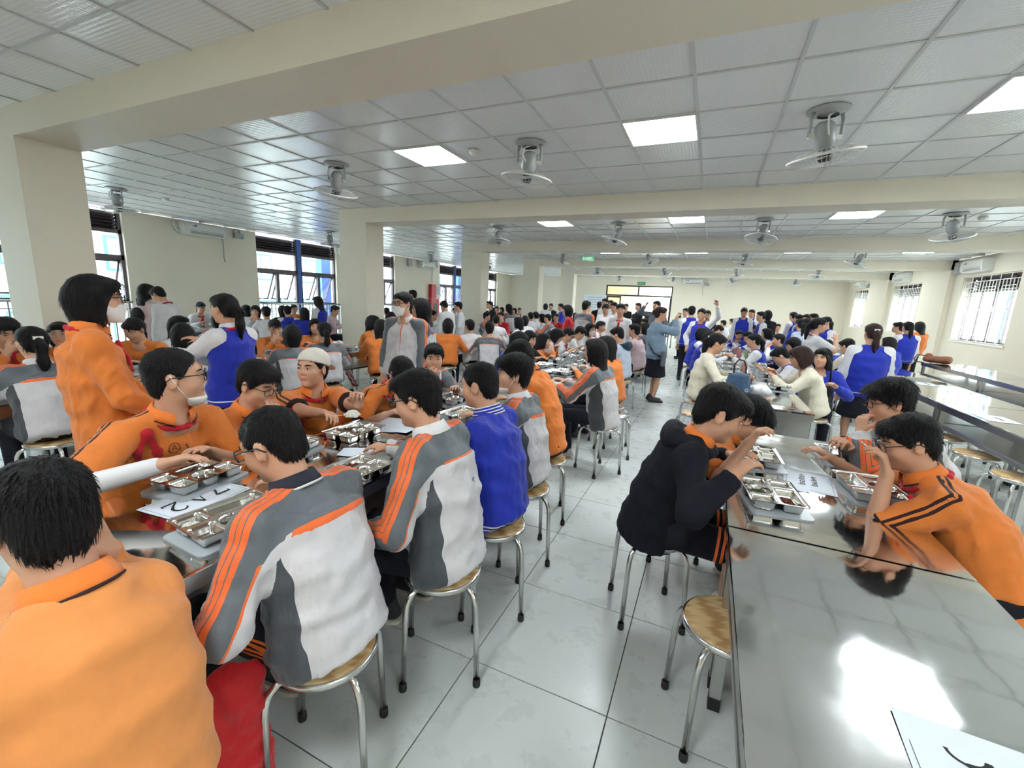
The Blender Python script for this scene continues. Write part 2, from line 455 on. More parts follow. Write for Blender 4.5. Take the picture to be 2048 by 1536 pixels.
# exterior across the yard on the left
ext = MB().span(-24.3, -24, -14, 44, -6, 12).build('opposite_block', M_EXTW)
tag(ext, 'white block with teal window bands across the yard', 'building', None, 'structure')
for z0 in (-1.2, 2.0, 5.2):
    for k in range(17):
        y = -12 + k * 3.2
        f = MB().span(-23.99, -23.93, y, y + 1.5, z0, z0 + 1.5).build('window_frame', M_TEAL, ext)
        MB().span(-23.93, -23.9, y + .12, y + .7, z0 + .12, z0 + 1.38).build('pane', M_EXTW, f)
        MB().span(-23.93, -23.9, y + .8, y + 1.38, z0 + .12, z0 + 1.38).build('pane', M_EXTW, f)
    MB().span(-24, -23.6, -14, 44, z0 + 2.0, z0 + 2.12).build('ledge', M_TEAL, ext)
for n_, y in enumerate((2.2, 7.2, 11.75, 16.2, 20.85)):
    tag(MB().span(XL - 1.0, XL - .75, y - .25, y + .35, -1, 4).build('exterior_blue_pier', M_BLUE), 'tall blue pier outside the left windows', 'pier', 'blue piers outside', 'structure')
yard = tag(MB().span(-60, 60, -60, 90, -6.2, -6).build('yard_ground', plain('yard', srgb(190, 190, 185), .9)), 'pale paved yard outside the windows', None, None, 'structure')

# ------------------------------------------------------------------ right windows with white grilles
def right_window(n, y0, y1):
    w = empty('window_%d' % n, (XR + .12, y0, RZ0)); tag(w, None, None, None, 'structure'); L = y1 - y0; Hh = RZ1 - RZ0
    fr = MB()
    for yy in (0, L - .05): fr.span(.05, .1, yy, yy + .05, 0, Hh)
    for z in (0, 1.2, Hh - .05): fr.span(.05, .1, 0, L, z, z + .05)
    for k in (1, 2, 3): fr.span(.05, .1, L * k / 4 - .03, L * k / 4 + .03, 0, Hh)
    fr.build('window_frame', M_FRAME, w)
    for k in range(5): MB().box((.09, L / 2, 1.26 + k * .068), (.07, L - .1, .01), Ry(math.radians(-38))).build('louvre_slat', M_LOUV, w)
    for k in range(4): MB().span(.073, .078, L * k / 4 + .03, L * (k + 1) / 4 - .03, .05, 1.2).build('pane', M_GLASS, w)
    MB().span(.14, .145, 0, L, 1.2, Hh).build('louvre_backing', M_LOUV, w)
    g = MB(); T = .014
    def v(y, z0, z1): g.span(-.10, -.10 + T, y - T / 2, y + T / 2, z0, z1)
    def h(z, a, b): g.span(-.10, -.10 + T, a, b, z - T / 2, z + T / 2)
    for yy in (.02, L - .02): v(yy, .02, Hh - .02)
    for z in (.02, .14, Hh - .14, Hh - .02): h(z, .02, L - .02)
    nb = 18
    for k in range(1, nb):
        yy = L * k / nb; v(yy, .14, Hh - .14)
        if k % 3 == 0: v(yy, .02, .14); v(yy, Hh - .14, Hh - .02)
    for k in range(3):
        a, b = L * (k + .2) / 3, L * (k + .8) / 3
        for z in (1.02, 1.09, 1.16, 1.23, 1.30): h(z, a, b)
    for k in range(4):
        c = L * (k + .5) / 4
        for q in range(4):
            a1, a2 = q * math.pi / 2, (q + 1) * math.pi / 2
            g.tube([(-.095, c + .055 * math.cos(a1), .78 + .085 * math.sin(a1)), (-.095, c + .055 * math.cos(a2), .78 + .085 * math.sin(a2))], .01, 4)
        h(.78, c + .05, min(c + L / 4 - .05, L - .02))
    go = g.build('window_grille', M_GRILLE, None, (XR + .12, y0, RZ0))
    tag(go, 'white geometric iron grille across a right wall window', 'grille', 'white window grilles', 'structure')
    rv = MB().span(-.14, .0, -.03, L + .03, -.04, 0).build('window_sill', M_GRILLE, w)
    pl = bpy.data.lights.new('window_portal', 'AREA'); pl.shape = 'RECTANGLE'; pl.size = L; pl.size_y = Hh
    po = bpy.data.objects.new('window_portal', pl); COL.objects.link(po); pl.cycles.is_portal = True
    po.matrix_world = Matrix(((0, 0, 1, XR + .45), (-1, 0, 0, (y0 + y1) / 2), (0, -1, 0, (RZ0 + RZ1) / 2), (0, 0, 0, 1)))
for n, (a, b) in enumerate(RW): right_window(n + 11, a, b)
exr = MB().span(19, 19.3, -8, 60, -6, 9).build('neighbour_block', M_EXTW); tag(exr, 'pale neighbouring block beyond the right windows', 'building', None, 'structure')
for y in (12, 24, 33, 43): MB().span(18.9, 19, y, y + 1.6, -6, 9).build('teal_strip', M_TEAL, exr)

# ------------------------------------------------------------------ far door
dr = empty('door_1', (DX0, YF, 0)); tag(dr, None, None, None, 'structure'); DW = DX1 - DX0
fm = MB(); M_DFR = plain('black_door_frame', srgb(38, 36, 38), .4)
for x in (0, DW - .07): fm.span(x, x + .07, .05, .15, 0, DZ)
for z in (DZ - .07, 2.03): fm.span(0, DW, .05, .15, z, z + .08)
fm.span(DW / 2 - .035, DW / 2 + .035, .05, .15, 2.1, DZ); fm.build('door_frame', M_DFR, dr)
for a, b in ((.07, DW / 2 - .035), (DW / 2 + .035, DW - .07)): MB().span(a, b, .09, .1, 2.11, DZ - .07).build('pane', M_GLASS, dr)
lf = MB()
for x in (.09, .82): lf.span(x, x + .07, .02, .07, .02, 2.02)
for z in (.02, 1.93): lf.span(.09, .89, .02, .07, z, z + .09)
lfo = lf.build('door_leaf', M_DFR, dr); MB().span(.16, .82, .04, .05, .11, 1.93).build('pane', M_GLASS, lfo)
lf = MB()
for y in (.15, .85): lf.span(DW - .12, DW - .07, y, y + .07, .02, 2.02)
for z in (.02, 1.93): lf.span(DW - .12, DW - .07, .15, .92, z, z + .09)
lfo = lf.build('door_leaf', M_DFR, dr); MB().span(DW - .1, DW - .09, .22, .85, .11, 1.93).build('pane', M_GLASS, lfo)
cor = MB().span(DX0 - 2.5, DX0 + 2.25, YF + 3.0, YF + 3.2, -.2, 4).build('wall_corridor', plain('corridor_yellow', srgb(248, 232, 200), .7)); tag(cor, None, None, None, 'structure')
tag(MB().span(DX0 - 2.5, DX1 + 3, YF + .25, YF + 6, -.25, -.004).build('floor_corridor', M_FLOOR), None, None, None, 'structure')
tag(MB().span(DX0 - 2.5, DX0 + 2.3, YF + .25, YF + 3.2, 3.0, 3.2).build('corridor_shade_roof', M_WALL2), None, None, None, 'structure')  # added roof, out of view, keeps sky light off the corridor wall
tag(MB().span(DX0 - 2.7, DX0 - 2.5, YF + .25, YF + 3.2, -.2, 3.2).build('corridor_shade_wall', M_WALL2), None, None, None, 'structure')  # added side wall, out of view, helps the roof shade the corridor
bk = tag(MB().span(-7, 9, YF + 14, YF + 14.3, -6, 7).build('courtyard_block', M_EXTW), 'pale block seen through the far doorway', 'building', None, 'structure')
for k in range(4): MB().span(-4.2 + k * 1.6, -3.4 + k * 1.6, YF + 13.9, YF + 14, .6, 1.9).build('window_frame', plain('pale_window', srgb(200, 206, 214), .4), bk)
pl = bpy.data.lights.new('door_portal', 'AREA'); pl.shape = 'RECTANGLE'; pl.size = DW; pl.size_y = DZ
po = bpy.data.objects.new('door_portal', pl); COL.objects.link(po); pl.cycles.is_portal = True
po.matrix_world = Matrix(((1, 0, 0, (DX0 + DX1) / 2), (0, 0, 1, YF + .3), (0, -1, 0, DZ / 2), (0, 0, 0, 1)))

# ------------------------------------------------------------------ text helper
def text_mesh(txt, size, name='lettering', align='CENTER', bold=0.0):
    cu = bpy.data.curves.new(name, 'FONT'); cu.body = txt; cu.size = size; cu.align_x = align; cu.align_y = 'CENTER'; cu.offset = bold; cu.extrude = 0.0004
    o = bpy.data.objects.new(name, cu); COL.objects.link(o)
    dg = bpy.context.evaluated_depsgraph_get(); me = bpy.data.meshes.new_from_object(o.evaluated_get(dg)); bpy.data.objects.remove(o)
    return me

# exit signs
def exit_sign(loc, rz, label):
    e = empty('exit_sign', loc, rz); tag(e, label, 'exit sign', 'exit signs')
    MB().box((0, 0, 0), (.42, .03, .15)).build('sign_body', M_GREEN, e)
    link_mesh('lettering', text_mesh('EXIT', .11), M_WHITE, e, (0.03, -.017, 0), (math.pi / 2, 0, 0))
    MB().prism([(-.165, -.04), (-.14, 0), (-.165, .04), (-.125, .04), (-.095, 0), (-.125, -.04)], 0, .001).build('arrow', M_WHITE, e, (0, -.016, 0), (math.pi / 2, 0, 0))
    return e
exit_sign((-3.75, YF - .02, 2.75), 0, 'green exit sign above the far doorway')
p = aty(1175, 517, 14.0); es = exit_sign((p[0], p[1], p[2]), math.radians(35), 'green exit sign hanging from the ceiling')
MB().tube([(-.1, 0, .07), (-.1, 0, ZC - p[2])], .006, 5).build('hanger', M_GREYP, es); MB().tube([(.1, 0, .07), (.1, 0, ZC - p[2])], .006, 5).build('hanger', M_GREYP, es)

# ------------------------------------------------------------------ air conditioners (local: front +Y, width X)
def aircon(loc, rz, label, pipe=True, name='air_conditioner'):
    e = empty(name, loc, rz); tag(e, label, 'air conditioner', 'wall air conditioners')
    prof = [(0, -.14), (.16, -.14), (.205, -.11), (.22, -.02), (.22, .10), (.19, .14), (0, .14)]
    b = MB(); n = len(prof); Wd = .5
    vs = [(-Wd, y, z) for y, z in prof] + [(Wd, y, z) for y, z in prof]
    b.add(vs, [tuple(range(n)), tuple(range(2 * n - 1, n - 1, -1))] + [(i, n + i, n + (i + 1) % n, (i + 1) % n) for i in range(n)])
    b.build('body', M_WHITE, e)
    MB().span(-.44, .36, .219, .223, -.045, -.035).build('panel_seam', M_GREYP, e)
    MB().box((-.04, .205, -.095), (.78, .012, .05), Rx(math.radians(-22))).build('vent_flap', M_GREYP, e)
    MB().span(-.40, .34, .216, .221, -.076, -.070).build('vent_slot', M_DARKP, e)
    MB().prism([(-.34, .05), (-.27, .065), (-.22, .10), (-.2, .05), (-.26, .045)], 0, .002).build('logo', plain('logo_blue', srgb(60, 80, 120), .5), e, (0, .223, 0), (math.pi / 2, 0, math.pi))
    if pipe: MB().tube([(-.47, .05, -.13), (-.50, .05, -.2), (-.52, .03, -.3), (-.52, .02, -.6), (-.54, .02, -.72)], .012, 6).build('drain_pipe', M_GREYP, e)
    MB().tube([(.5, .06, -.1), (.58, .05, -.08), (.62, .03, .05), (.62, .02, .16)], .022, 6).build('refrigerant_pipe', M_WHITE, e)
    return e
p = atx(402, 470, XL); aircon((XL, p[1], 2.90), -math.pi / 2, 'white air conditioner on the wall left of the blue mullion window')
aircon((XL, 12.0, 2.88), -math.pi / 2, 'white air conditioner half hidden behind the second column', False)
p = atx(850, 530, XL); aircon((XL, p[1], 2.88), -math.pi / 2, 'white air conditioner above the red fire cabinet')
p = atx(1968, 522, XR); aircon((XR, p[1], 2.84), math.pi / 2, 'white air conditioner over the widest white-grilled window in view', False)
p = atx(1812, 556, XR); aircon((XR, p[1], 2.84), math.pi / 2, 'white air conditioner over the middle grilled window', False)
p = atx(1725, 572, XR); aircon((XR, p[1], 2.84), math.pi / 2, 'white air conditioner over the grilled window by the end wall', False)
p = aty(1386, 564, YF); aircon((p[0], YF, p[2]), math.pi, 'white air conditioner on the end wall beside the doorway', True)
# small wall boxes and emergency lamps
def emerg(loc, rz, label):
    e = empty('emergency_light', loc, rz); tag(e, label, 'emergency light', 'emergency lights')
    MB().box((0, .05, -.03), (.24, .1, .13)).build('body', M_GREYP, e)
    for s in (-1, 1): MB().lathe([(0, .03), (.045, .03), (.05, .0), (.03, -.04)], 14, (s * .07, .06, .08), 0, Rx(-1.2)).build('lamp_head', M_WHITE, e)
    MB().span(-.1, -.04, .1, .103, -.08, -.06).build('indicator', M_DARKP, e)
p = atx(474, 470, XL); emerg((XL, p[1], p[2]), -math.pi / 2, 'twin-head emergency light beside the air conditioner on the left wall')
p = atx(869, 531, XL); emerg((XL, p[1], p[2]), -math.pi / 2, 'twin-head emergency light above the fire cabinet')
p = aty(1414, 568, YF); emerg((p[0], YF, p[2]), math.pi, 'small emergency light on the end wall')
p = atx(1738, 571, XR); emerg((XR, p[1], p[2]), math.pi / 2, 'twin-head emergency light by the window at the end wall')
p = atx(1922, 537, XR); tag(MB().box((-.05, 0, 0), (.1, .2, .3)).build('wall_box', M_GREYP, None, (XR, p[1], p[2])), 'grey wall box beside the largest grilled window', 'box')
p = atx(817, 525, XL); tag(MB().box((.05, 0, 0), (.1, .25, .3)).build('wall_box', M_GREYP, None, (XL, p[1], p[2])), 'grey wall box left of an air conditioner', 'box')
# fire cabinets and notices
p = atx(863, 579, XL); q = atx(863, 605, XL)
e = empty('fire_cabinet', (XL, p[1], 0)); tag(e, 'red fire hose cabinets on the left wall beside a notice', 'fire cabinet')
MB().box((.09, -.05, 1.76), (.18, .36, .62)).build('cabinet_body', M_RED, e); MB().box((.09, .05, 1.02), (.18, .62, .8)).build('cabinet_body', M_RED, e)
MB().box((.185, .05, 1.02), (.01, .32, .4)).build('cabinet_window', M_DARKP, e)
p = atx(873, 590, XL); n = tag(MB().box((.004, 0, 0), (.006, .42, .5)).build('safety_notice', M_PAPER, None, (XL, p[1] + .12, 1.78)), 'white printed notice beside the red fire cabinets', 'notice')
for k in range(6): MB().box((.0085, 0, .18 - k * .06), (.001, .3 - .05 * (k % 2), .018)).build('printed_line', M_INK, n)
p = aty(1190, 600, YF); n = tag(MB().box((0, -.004, 0), (1.3, .006, .9)).build('wall_poster', M_PAPER, None, (p[0], YF, 1.6)), 'white printed poster on the end wall left of the doorway', 'poster')
for k in range(5): MB().box((0, -.0085, .3 - k * .14), (.9 - .1 * (k % 2), .001, .03)).build('printed_line', M_GREYP, n)

# ------------------------------------------------------------------ ceiling fans
fan_parts = {}
def fan_meshes():
    b = MB().lathe([(0, -.012), (.10, -.012), (.118, -.006), (.12, 0), (0, 0)], 24); b.lathe([(.06, -.03), (.09, -.012)], 20)
    fan_parts['mount_plate'] = (b.mesh('mount_plate'), M_GREYP)
    a = MB()
    a.tube([(.085, 0, -.01), (.098, 0, -.06), (.098, 0, -.17)], .011, 6)
    fan_parts['arm_r'] = (a.mesh('bracket_arm'), M_GREYP)
    a = MB(); a.tube([(-.085, 0, -.01), (-.098, 0, -.06), (-.098, 0, -.17)], .011, 6); fan_parts['arm_l'] = (a.mesh('bracket_arm'), M_GREYP)
    y = MB().box((0, 0, -.165), (.20, .022, .03)); fan_parts['yoke'] = (y.mesh('yoke'), M_WHITE)
    c = MB().tube([(.02, -.02, -.02), (-.03, -.07, -.06), (-.03, -.075, -.12), (0, -.05, -.19)], .006, 5); fan_parts['cable'] = (c.mesh('cable'), M_WHITE)
    # head local origin at yoke
    m = MB().lathe([(0, .10), (.035, .095), (.055, .07), (.062, .02), (.062, -.03), (.05, -.07), (.03, -.085), (0, -.085)], 20); fan_parts['motor'] = (m.mesh('motor'), plain('fan_motor_grey', srgb(150, 152, 152), .4))
    cg = MB(); RR, zc = .205, -.125
    ring = [(RR * math.cos(2 * math.pi * k / 40), RR * math.sin(2 * math.pi * k / 40), zc) for k in range(40)]
    cg.tube(ring, .008, 6, 0, False, True)
    for k in range(40):
        a = 2 * math.pi * k / 40; c, s = math.cos(a), math.sin(a)
        cg.tube([(.055 * c, .055 * s, -.08), (.14 * c, .14 * s, -.085), (RR * c, RR * s, zc)], .0016, 3, 0, False)
        cg.tube([(.03 * c, .03 * s, -.185), (.14 * c, .14 * s, -.175), (RR * c, RR * s, zc)], .0016, 3, 0, False)
    for rr, zz in ((.10, -.083), (.15, -.088), (.10, -.18), (.15, -.172), (.185, -.14)):
        cg.tube([(rr * math.cos(2 * math.pi * k / 28), rr * math.sin(2 * math.pi * k / 28), zz) for k in range(28)], .0015, 3, 0, False, True)
    fan_parts['cage'] = (cg.mesh('cage'), M_WHITE)
    bl = MB(); pts = []
    for i in range(7):
        t = i / 6; rr = .03 + .155 * t; wdt = .03 + .055 * math.sin(math.pi * min(1, t * .85 + .1))
        for j in range(5):
            q = (j / 4 - .5) * 2
            pts.append((rr, q * wdt, -.13 + .018 * q + .008 * q * q))
    bl.add(pts, [(i * 5 + j, (i + 1) * 5 + j, (i + 1) * 5 + j + 1, i * 5 + j + 1) for i in range(6) for j in range(4)], 0, True)
    fan_parts['blade'] = (bl.mesh('blade'), plain('fan_blade', srgb(196, 198, 196), .35))
    h = MB().lathe([(0, -.16), (.03, -.158), (.04, -.14), (.04, -.1), (0, -.1)], 16); fan_parts['hub'] = (h.mesh('hub'), M_DARKP)
fan_meshes()
def fan(x, y, rz, tx, ty, spin, label, group):
    e = empty('ceiling_fan', (x, y, ZC - .002), rz); tag(e, label, 'fan', group)
    for k in ('mount_plate', 'arm_r', 'arm_l', 'yoke', 'cable'):
        me, mt = fan_parts[k]; link_mesh(me.name.split('.')[0], me, mt, e)
    me, mt = fan_parts['motor']; hd = link_mesh('motor', me, mt, e, (0, 0, -.165), (tx, ty, 0)); e.scale = (1.22, 1.22, 1.12)
    for k in ('cage', 'hub'):
        me, mt = fan_parts[k]; link_mesh(k, me, mt, hd)
    me, mt = fan_parts['blade']
    for q in range(3): link_mesh('blade', me, mt, hd, (0, 0, 0), (0, 0, spin + q * 2 * math.pi / 3))
FANX = [3.09, .63, -1.83, -4.38, -9.29]
fi = 0
for bi, y in enumerate([4.3] + [c + .25 for c in bay_c[1:]]):
    for xi, x in enumerate(FANX):
        if bi == 0 and xi == 0: continue
        tl = [(0, -.22, .4), (.05, .16, 1), (.35, .25, .2), (.2, .1, 1.4), (-.3, .2, .8), (.1, -.25, 0), (-.3, -.15, 2)][fi % 7]
        if bi == 0: tl = {1: (.1, -.22, .3), 2: (.05, .14, 1), 3: (.2, .3, .2), 4: (.1, .1, .5)}[xi]
        where = 'the left side hall' if xi == 4 else 'the main hall'
        fan(x, y, .25 + .7 * fi if bi else (.35 if xi == 1 else .1), tl[0], tl[1], tl[2], 'grey caged orbit fan in %s, bay %s, %s from the right wall' % (where, ORD[bi + 1], ORD[xi]), 'ceiling fans'); fi += 1
# ------------------------------------------------------------------ tables
TW, TZ = 0.72, 0.75
TABLES = []
def table(cx, y0, y1, label, group, panel=None, open_end=False):
    TABLES.append((cx, y0, y1)); L = y1 - y0; e = empty('canteen_table', (cx, y0, 0)); tag(e, label, 'table', group)
    w = TW / 2; t = MB()
    # folded sheet top with rolled edge
    t.span(-w + .004, w - .004, .004, L - .004, TZ - .012, TZ)
    t.tube([(-w + .006, .006, TZ - .006), (w - .006, .006, TZ - .006), (w - .006, L - .006, TZ - .006), (-w + .006, L - .006, TZ - .006)], .006, 8, 0, False, True)
    t.build('table_top', M_STEEL, e)
    for x in (-w + .01, w - .01):
        MB().span(x - .004, x + .004, .01, L - .01, TZ - .065, TZ - .008).build('apron', M_STEELD, e)
    for y in (.01, L - .01):
        MB().span(-w + .01, w - .01, y - .004, y + .004, TZ - .065, TZ - .008).build('apron', M_STEELD, e)
    MB().span(-w + .05, w - .05, .03, L - .03, .535, .545).build('under_shelf', M_STEELD, e)
    for x in (-w + .04, w - .04):
        MB().span(x - .012, x + .012, .03, L - .03, .51, .535).build('shelf_rail', M_STEELD, e)
        for y in (.05, L - .05):
            lg = MB().span(x - .02, x + .02, y - .02, y + .02, .05, TZ - .012).build('leg', M_STEELD, e)
            MB().span(x - .022, x + .022, y - .022, y + .022, 0, .055).build('foot_cap', M_RUB, lg)
    for y in (.05, L - .05):
        MB().span(-w + .04, w - .04, y - .012, y + .012, .50, .535).build('cross_rail', M_STEELD, e)
    if panel:
        pm = MB(); pts = [(a, b) for a, b in rrect(TW - .12, .26, .03)]
        pm.prism([(p[0], p[1] + .6) for p in pts], -.01, .012); po = pm.build('end_panel', M_STEELD, e, (0, .015, 0), (math.pi / 2, 0, 0))
    return e
T0, T1, T2, T3, T4, TL = -4.75, -1.63, .51, 2.5, 4.05, -9.2
table(T1, .30, 1.82, 'stainless canteen table with the 7A2 sign, boy in cap sits at its far end', 'canteen tables')
table(T1, 1.825, 3.35, 'stainless canteen table between the boy in blue and the boy eating in grey jacket', 'canteen tables')
table(T1, 4.33, 5.9, 'stainless canteen table where the long-haired girl in a sports jacket sits', 'canteen tables')
table(T1, 5.905, 7.5, 'stainless canteen table crowded with trays beside the boy in hooded shirt', 'canteen tables')
table(T2, .15, 1.742, 'empty stainless canteen table holding only a paper sign', 'canteen tables')
table(T2, 1.748, 3.3, 'stainless canteen table with four trays and a printed sign', 'canteen tables')
table(T2, 4.16, 5.75, 'stainless canteen table with end panel, blue bag on top', 'canteen tables', True)
table(T2, 5.755, 7.36, 'stainless canteen table with bottles, behind the two teachers', 'canteen tables')
table(T3, 4.12, 5.6, 'empty stainless canteen table with a sign, wooden stools pushed under', 'canteen tables')
table(T3, 5.605, 7.05, 'empty stainless canteen table reflecting the grilled window', 'canteen tables')
table(T3, 7.75, 9.3, 'stainless canteen table with end panel behind the standing girl in blue', 'canteen tables', True)
table(T4, 6.6, 8.6, 'empty stainless canteen table near the right wall with papers', 'canteen tables')
table(T4, 8.605, 10.6, 'stainless canteen table under the brown bag', 'canteen tables')
table(T0, .3, 1.9, 'stainless canteen table beside the first column', 'canteen tables left row')
table(T0, 1.905, 3.5, 'stainless canteen table behind the standing girl in orange', 'canteen tables left row')
table(T0, 3.505, 5.2, 'stainless canteen table where the girl in orange with ponytail eats', 'canteen tables left row')
for cx, ys in ((T0, (6.2, 7.9, 10.3, 12.0, 14.6, 16.3)), (T1, (8.3, 9.9, 12.3, 13.9, 16.3)), (T2, (8.2, 9.8, 12.2, 13.8)), (T3, (12.2, 13.8)), (TL, (4.6, 6.4, 10.4, 12.2))):
    for k, y in enumerate(ys):
        table(cx, y, y + 1.59, 'distant stainless canteen table, %s from the doorway end of the %s row' % (ORD[len(ys) - 1 - k], {T0: 'column-side', T1: 'middle', T2: 'central', T3: 'right', TL: 'window-side'}[cx]), 'distant tables')

# ------------------------------------------------------------------ stools
_st = {}
_m = MB().lathe([(0, .452), (.140, .452), (.150, .449), (.153, .443), (.153, .436), (0, .436)], 32); _st['seat'] = (_m.mesh('seat'), M_WOOD)
_m = MB().lathe([(.150, .447), (.158, .445), (.160, .438), (.158, .424), (.150, .42), (.12, .42), (.12, .43)], 32); _st['rim'] = (_m.mesh('seat_rim'), M_TUBE)
_lp = [(.05, 0, .418), (.12, 0, .418), (.155, 0, .412), (.178, 0, .394), (.190, 0, .365), (.194, 0, .33), (.207, 0, .03)]
_m = MB().tube(_lp, .0115, 9); _st['leg'] = (_m.mesh('leg'), M_TUBE)
_m = MB().lathe([(0, 0), (.015, 0), (.016, .004), (.0145, .034), (.012, .035)], 10, (.208, 0, 0)); _st['foot'] = (_m.mesh('rubber_foot'), M_RUB)
_m = MB().lathe([(0, .454), (.140, .454), (.150, .45), (.153, .443), (.153, .436), (0, .436)], 32); _st['mseat'] = (_m.mesh('seat'), M_TUBE)
def stool(x, y, rz, label, group, far=False, metal=False):
    e = empty('round_stool', (x, y, 0), rz); tag(e, label, 'stool', group)
    me, mt = _st['mseat' if metal else 'seat']; link_mesh('seat', me, mt, e); me, mt = _st['rim']; link_mesh('seat_rim', me, mt, e)
    for k in range(4):
        me, mt = _st['leg']; lg = link_mesh('leg', me, mt, e, (0, 0, 0), (0, 0, math.pi / 4 + k * math.pi / 2))
        if not far:
            me, mt = _st['foot']; link_mesh('rubber_foot', me, mt, lg)
    return e
# empty stools
p = atz(1450, 1190, .45); stool(.19, 1.60, .3, 'round wooden stool tucked under the empty table with a paper sign', 'single stools')
p = atz(1228, 826, .45); stool(p[0], p[1], .4, 'round stool with an all-steel seat standing in the aisle', 'single stools', False, True)
p = atz(1393, 826, .45); stool(p[0], p[1], .9, 'empty round wooden stool behind the boy in the navy jacket', 'single stools')
for k in range(5):
    y = 4.3 + k * .56
    stool(T3 - .30, y, .2 + k, 'round wooden stool under the empty table, aisle side, %s from its doorway end' % ORD[4 - k], 'stools under the empty right table')
    stool(T3 + .34, y, .5 + k, 'round wooden stool under the empty table, window side, %s from its doorway end' % ORD[4 - k], 'stools under the empty right table')
for k in range(7):
    y = 6.8 + k * .54
    stool(T4 - .30, y, .9 * k, 'round wooden stool under the right wall table, %s from the brown bag end' % ORD[6 - k], 'stools under the wall table')
    if k % 2 == 0: stool(T4 + .34, y, .7 * k, 'round wooden stool between wall table and right wall, %s from the brown bag' % ORD[(6 - k) // 2], 'stools under the wall table')
for k in range(2): stool(T3 - .3, 7.9 + k * .55, .4 * k, 'round wooden stool by the end-panel table of the right row, %s from the doorway end' % ORD[1 - k], 'stools by the end-panel table')

# ------------------------------------------------------------------ trays
TRW, TRH = .36, .265
COMP = {'A': (-.115, .068, .095, .095, .018), 'B': (.055, .068, .205, .095, .018), 'C': (-.118, -.062, .09, .105, .018), 'D': (-.003, -.058, .116, .116, .058), 'E': (.118, -.062, .09, .105, .018)}
def tray_mesh(nx=76, ny=56):
    xs = np.linspace(-TRW / 2, TRW / 2, nx); ys = np.linspace(-TRH / 2, TRH / 2, ny)
    X, Y = np.meshgrid(xs, ys, indexing='ij'); Z = np.zeros_like(X)
    for k, (cx, cy, w, h, r) in COMP.items():
        qx = np.abs(X - cx) - (w / 2 - r); qy = np.abs(Y - cy) - (h / 2 - r)
        d = np.sqrt(np.maximum(qx, 0) ** 2 + np.maximum(qy, 0) ** 2) + np.minimum(np.maximum(qx, qy), 0) - r
        dep = .046 if k == 'D' else .042
        Z = np.minimum(Z, -dep * np.clip((-d) / .011, 0, 1) ** .6)
    e = np.minimum(TRW / 2 - np.abs(X), TRH / 2 - np.abs(Y)); Z = Z + .004 * (e < .004)
    # round corners
    cr = .02
    qx = np.abs(X) - (TRW / 2 - cr); qy = np.abs(Y) - (TRH / 2 - cr); m = (qx > 0) & (qy > 0); dd = np.sqrt(qx ** 2 + qy ** 2)
    f = np.where(m & (dd > cr), cr / np.maximum(dd, 1e-6), 1.0)
    X = np.where(m, np.sign(X) * (TRW / 2 - cr + qx * f), X); Y = np.where(m, np.sign(Y) * (TRH / 2 - cr + qy * f), Y)
    V = np.stack([X, Y, Z], -1).reshape(-1, 3); V2 = V.copy(); V2[:, 2] -= .0012
    b = MB(); idx = lambda i, j: i * ny + j
    q = [(idx(i, j), idx(i + 1, j), idx(i + 1, j + 1), idx(i, j + 1)) for i in range(nx - 1) for j in range(ny - 1)]
    b.add(V, q, 0, True); b.add(V2, [f_[::-1] for f_ in q], 0, True)
    return b.mesh('meal_tray')
TRAY_ME = tray_mesh(); TRAY_ME.materials.append(M_TRAY)
TRAY_LO = tray_mesh(38, 28); TRAY_LO.materials.append(M_TRAY)
_m = MB(); _pts = rrect(.385, .29, .03); _m.prism(_pts, 0, .007); _in = rrect(.36, .265, .022)
LID_ME = _m.mesh('plastic_tray'); LID_ME.materials.append(M_PLAST)
def blob_mesh(name, rx, ry, rz, mat, seed, n=16, amp=.25):
    rs = np.random.RandomState(seed); vs = []; fs = []
    ph = rs.rand(6) * 6.28
    for i in range(n + 1):
        th = math.pi / 2 * i / n
        for k in range(2 * n):
            a = math.pi * k / n
            rr = 1 + amp * (math.sin(3 * a + ph[0]) * .4 + math.sin(5 * a + 7 * th + ph[1]) * .35 + math.sin(9 * a - 5 * th + ph[2]) * .3) * math.sin(th) + amp * .3 * rs.randn() * .5
            vs.append((rx * rr * math.sin(th) * math.cos(a), ry * rr * math.sin(th) * math.sin(a), rz * math.cos(th) * (1 + amp * rs.randn() * .35)))
    for i in range(n):
        for k in range(2 * n):
            k2 = (k + 1) % (2 * n); fs.append((i * 2 * n + k, (i + 1) * 2 * n + k, (i + 1) * 2 * n + k2, i * 2 * n + k2))
    m = MB().add(vs, fs, 0, False); me = m.mesh(name); me.materials.append(mat); return me
M_RICE = plain('rice', srgb(236, 234, 224), .6, 0, .4, .04, 200, .5, 300)
M_GREENS = plain('greens', srgb(58, 92, 34), .4, 0, .5, .5, 90, .6, 120)
M_MEAT = plain('braised_meat', srgb(116, 52, 28), .3, 0, .5, .4, 80, .6, 90)
M_SOUP = plain('soup', srgb(96, 76, 52), .1, 0, .5, .1, 30)
M_TOFU = plain('white_dish', srgb(220, 208, 176), .5, 0, .4, .15, 60, .4, 80)
FOOD = {'rice_portion': blob_mesh('rice_portion', .04, .042, .03, M_RICE, 1), 'greens_portion': blob_mesh('greens_portion', .05, .05, .026, M_GREENS, 2, 16, .5),
        'meat_portion': blob_mesh('meat_portion', .06, .03, .026, M_MEAT, 3, 14, .4), 'side_dish': blob_mesh('side_dish', .036, .042, .016, M_TOFU, 4)}
_m = MB().lathe([(0, 0), (.052, 0), (.052, .002), (0, .002)], 24); FOOD['soup_portion'] = _m.mesh('soup_portion'); FOOD['soup_portion'].materials.append(M_SOUP)
